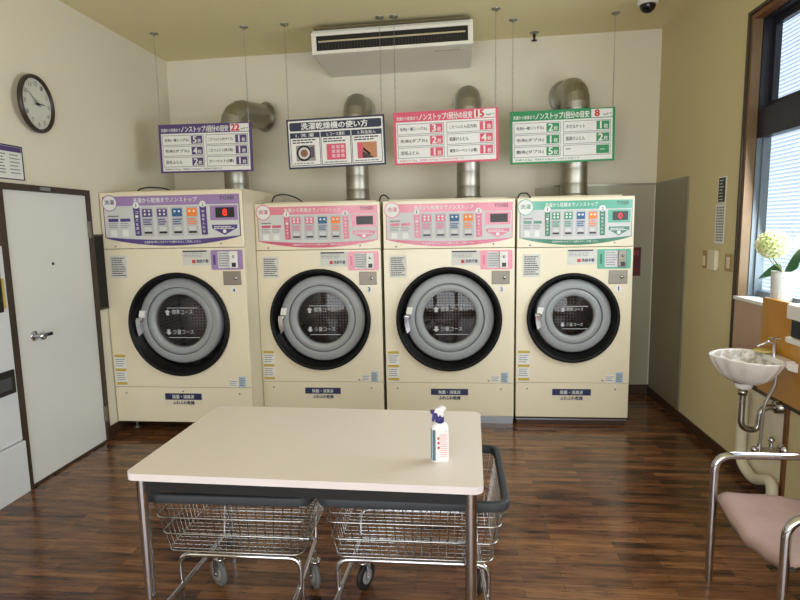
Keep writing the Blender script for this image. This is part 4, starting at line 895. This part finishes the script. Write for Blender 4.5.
# ------------------------------------------------------------------ laundry carts
RIM = mat('grey_plastic_bumper', (50, 54, 59), 0.6, noise=0.05); WIRE = mat('chrome_wire', (180, 178, 176), 0.2, 1.0)
TYRE = mat('grey_rubber_tyre', (104, 106, 108), 0.6); HUBM = mat('grey_wheel_hub', (150, 150, 148), 0.5); TYREB = mat('black_rubber_tyre', (26, 26, 28), 0.6)
def cart(label, x0, w, y0, dep, tyre, rear_arch, ins, wh, swivel):
    t = thing('laundry_cart', label, 'cart', (x0, y0, 0), 0, 'wire laundry carts under the table')
    zt, zb = 0.598, 0.335
    # rim
    b = MB(); o_ = rrect(0, w, 0, dep, 0.06, 8); i_ = rrect(0.028, w-0.028, 0.028, dep-0.028, 0.035, 8); n = len(o_)
    vs = [(p[0], p[1], z) for z in (zt-0.036, zt) for p in o_]+[(p[0], p[1], z) for z in (zt-0.036, zt) for p in i_]; fs = []
    for k in range(n):
        j = (k+1) % n; fs += [(k, j, n+j, n+k), (2*n+j, 2*n+k, 3*n+k, 3*n+j), (n+k, n+j, 3*n+j, 3*n+k), (j, k, 2*n+k, 2*n+j)]
    b.add(vs, fs, RIM, True); b.build('rim', t, bevel=0.006)
    # basket
    b = MB(); tp = 0.036
    def rect(z):
        k = (zt-0.03-z)/(zt-0.03-zb); q = 0.02+tp*1.2*k; return q, w-q, q, dep-q-0.02*k
    for z, r in ((0.49, 0.0034), (0.415, 0.0034), (zb, 0.0034), (0.53, 0.0016)):
        a_ = rect(z); b.tube([(p[0], p[1], z) for p in rrect(a_[0]-0.005*(r > 0.002), a_[1]+0.005*(r > 0.002), a_[2]-0.005*(r > 0.002), a_[3]+0.005*(r > 0.002), 0.035, 5)], r, WIRE, 8 if r > 0.002 else 5, closed=True)
    T_, B_ = rect(zt-0.02), rect(zb)
    nx, ny = int(w/0.040), int(dep/0.040)
    for i in range(nx+1):
        f = i/nx; xt = T_[0]+0.02+(T_[1]-T_[0]-0.04)*f; xb = B_[0]+0.015+(B_[1]-B_[0]-0.03)*f
        b.tube([(xt, T_[2], zt-0.02), (xb, B_[2], zb), (xb, B_[3], zb), (xt, T_[3], zt-0.02)], 0.0020, WIRE, 5)
    for i in range(ny+1):
        f = i/ny; yt = T_[2]+0.02+(T_[3]-T_[2]-0.04)*f; yb = B_[2]+0.015+(B_[3]-B_[2]-0.03)*f
        b.tube([(T_[0], yt, zt-0.02), (B_[0], yb, zb), (B_[1], yb, zb), (T_[1], yt, zt-0.02)], 0.0020, WIRE, 5)
    b.build('basket', t)
    # frame
    b = MB(); fa, fb = ins[0], w-ins[1]; yn, yr = 0.075, dep-0.13; zl = 0.185
    b.tube(round_path([(fa, yn, zl-0.06), (fa, yn, 0.312), (fb, yn, 0.312), (fb, yn, zl-0.06)], 0.05, 8), 0.0105, CHROME, 14)
    b.tube(round_path([(fa+0.0, -0.10, zl), (fa+0.03, yr, zl), (fb-0.03, yr, zl), (fb, -0.10, zl)], 0.03, 6), 0.0105, CHROME, 14)
    b.tube([(fa, -0.10, zl), (fb, -0.10, zl)], 0.0105, CHROME, 12)
    if rear_arch: b.tube(round_path([(fa+0.03, yr, zl), (fa+0.03, yr+0.02, 0.318), (fb-0.03, yr+0.02, 0.318), (fb-0.03, yr, zl)], 0.05, 8), 0.0105, CHROME, 14)
    else:
        for xx in (fa+0.03, fb-0.03): b.tube([(xx, yr, zl), (xx, yr+0.05, 0.50)], 0.008, CHROME, 12)
    b.build('frame', t)
    for (x, y, sw) in ((wh[0], yr-0.105, swivel), (w-wh[1], yr-0.095, swivel*0.6), (fa+0.01, -0.06, -swivel), (fb-0.01, -0.06, swivel)):
        M = Matrix.Translation((x, y, 0)) @ Matrix.Rotation(sw, 4, 'Z')
        b = MB(M); b.tube([(0, 0, zl), (0, 0, 0.135)], 0.008, CHROME, 10); b.lathe([(0.0, 0.130), (0.022, 0.130), (0.022, 0.142), (0.0, 0.142)], (0, 0, 0), CHROME, 'z', 16)
        for sx_ in (-0.017, 0.017): b.box(sx_-0.0015, sx_+0.0015, 0.004, 0.032, 0.050, 0.131, CHROME)
        b.tube([(-0.02, 0.018, 0.0622), (0.02, 0.018, 0.0622)], 0.006, CHROME, 8)
        cs = b.build('caster', t)
        b = MB(M); b.lathe([(0.0, -0.008), (0.034, -0.010), (0.050, -0.012), (0.060, -0.008), (0.062, 0.0), (0.060, 0.008), (0.050, 0.012), (0.034, 0.010), (0.0, 0.008)], (0, 0.018, 0.0622), tyre, 'x', 28); wh_ = b.build('wheel', cs)
        b = MB(M); b.lathe([(0.0, -0.0125), (0.033, -0.0125), (0.034, -0.009)], (0, 0.018, 0.0622), HUBM, 'x', 20); b.lathe([(0.034, 0.009), (0.033, 0.0125), (0.0, 0.0125)], (0, 0.018, 0.0622), HUBM, 'x', 20)
        for f in b.build('hub', cs).data.polygons: f.use_smooth = False
    return t
cart('chrome wire laundry cart with grey rim under the left half of the table', -1.205, 0.665, 1.945, 0.56, TYRE, False, (0.10, 0.07), (0.15, 0.082), 0.95)
cart('chrome wire laundry cart with grey rim sticking out right of the table', -0.525, 0.725, 1.950, 0.57, TYREB, True, (0.062, 0.075), (0.116, 0.10), -0.45)

# ------------------------------------------------------------------ armchair
FAB = mat('pinkish_brown_fabric', (162, 136, 130), 0.9, noise=0.10, scale=18, bump=0.25)
t = thing('armchair', 'chrome tube armchair with pinkish brown sling seat at the right edge', 'chair', (1.13, 1.93, 0))
cd, cw_ = 0.52, 0.54
for y in (0.0, cw_):
    b = MB(); b.tube(round_path([(0, y, 0.0), (0.0, y, 0.586), (cd, y, 0.586), (cd+0.02, y, 0.0)], 0.075, 10), 0.0165, CHROME, 22); b.build('side_frame', t)
b = MB(); b.tube([(0.03, 0.0, 0.40), (0.04, cw_*0.25, 0.352), (0.04, cw_*0.5, 0.332), (0.04, cw_*0.75, 0.352), (0.03, cw_, 0.40)], 0.008, BLACKP, 12); b.build('front_bar', t)
b = MB(); b.tube([(cd-0.06, 0, 0.37), (cd-0.06, cw_, 0.37)], 0.011, CHROME, 12)
b.tube(round_path([(cd-0.04, 0.01, 0.37), (cd+0.05, 0.01, 0.80), (cd+0.05, cw_-0.01, 0.80), (cd-0.04, cw_-0.01, 0.37)], 0.06, 8), 0.011, CHROME, 14); b.build('cross_frame', t)
b = MB(); nu, nv = 22, 22; vs = []
rr = random.Random(5)
def seat_pt(u, v):   # u 0 front..1 back, v 0 near..1 far
    sag = 0.038*math.sin(PI*v)*(0.55+0.45*math.sin(PI*min(1, u*0.8+0.2)))
    x = 0.0+u*(cd-0.06)+0.0; lip = 0.0
    if u < 0.12: lip = -0.030*(1-u/0.12)**2
    f = -0.035*math.sin(PI*v)*(1-u)
    z = 0.428-0.04*u-sag+lip+0.006*math.sin(9*v+5*u)*math.sin(7*u+1)+0.006*math.sin(19*v*(1.2-u)+11*u)*math.sin(PI*v)
    return (x+f*0.3+0.01, 0.008+v*(cw_-0.016), z)
for i in range(nu+1):
    for j in range(nv+1): vs.append(seat_pt(i/nu, j/nv))
K = (nu+1)*(nv+1); vs += [(p[0], p[1], p[2]-0.022) for p in vs]; fs = []
for i in range(nu):
    for j in range(nv): q = i*(nv+1)+j; fs += [(q, q+nv+1, q+nv+2, q+1), (K+q+1, K+q+nv+2, K+q+nv+1, K+q)]
for j in range(nv): fs += [(j, j+1, K+j+1, K+j), (nu*(nv+1)+j+1, nu*(nv+1)+j, K+nu*(nv+1)+j, K+nu*(nv+1)+j+1)]
for i in range(nu): a_ = i*(nv+1); c_ = a_+nv+1; fs += [(c_, a_, K+a_, K+c_), (a_+nv, c_+nv, K+c_+nv, K+a_+nv)]
b.add(vs, fs, FAB, True); b.build('seat', t)
b = MB(); b.prism([(cd-0.03, 0.42), (cd+0.0, 0.42), (cd+0.065, 0.80), (cd+0.035, 0.80)], 0.02, cw_-0.02, FAB); b.build('backrest', t, bevel=0.01)
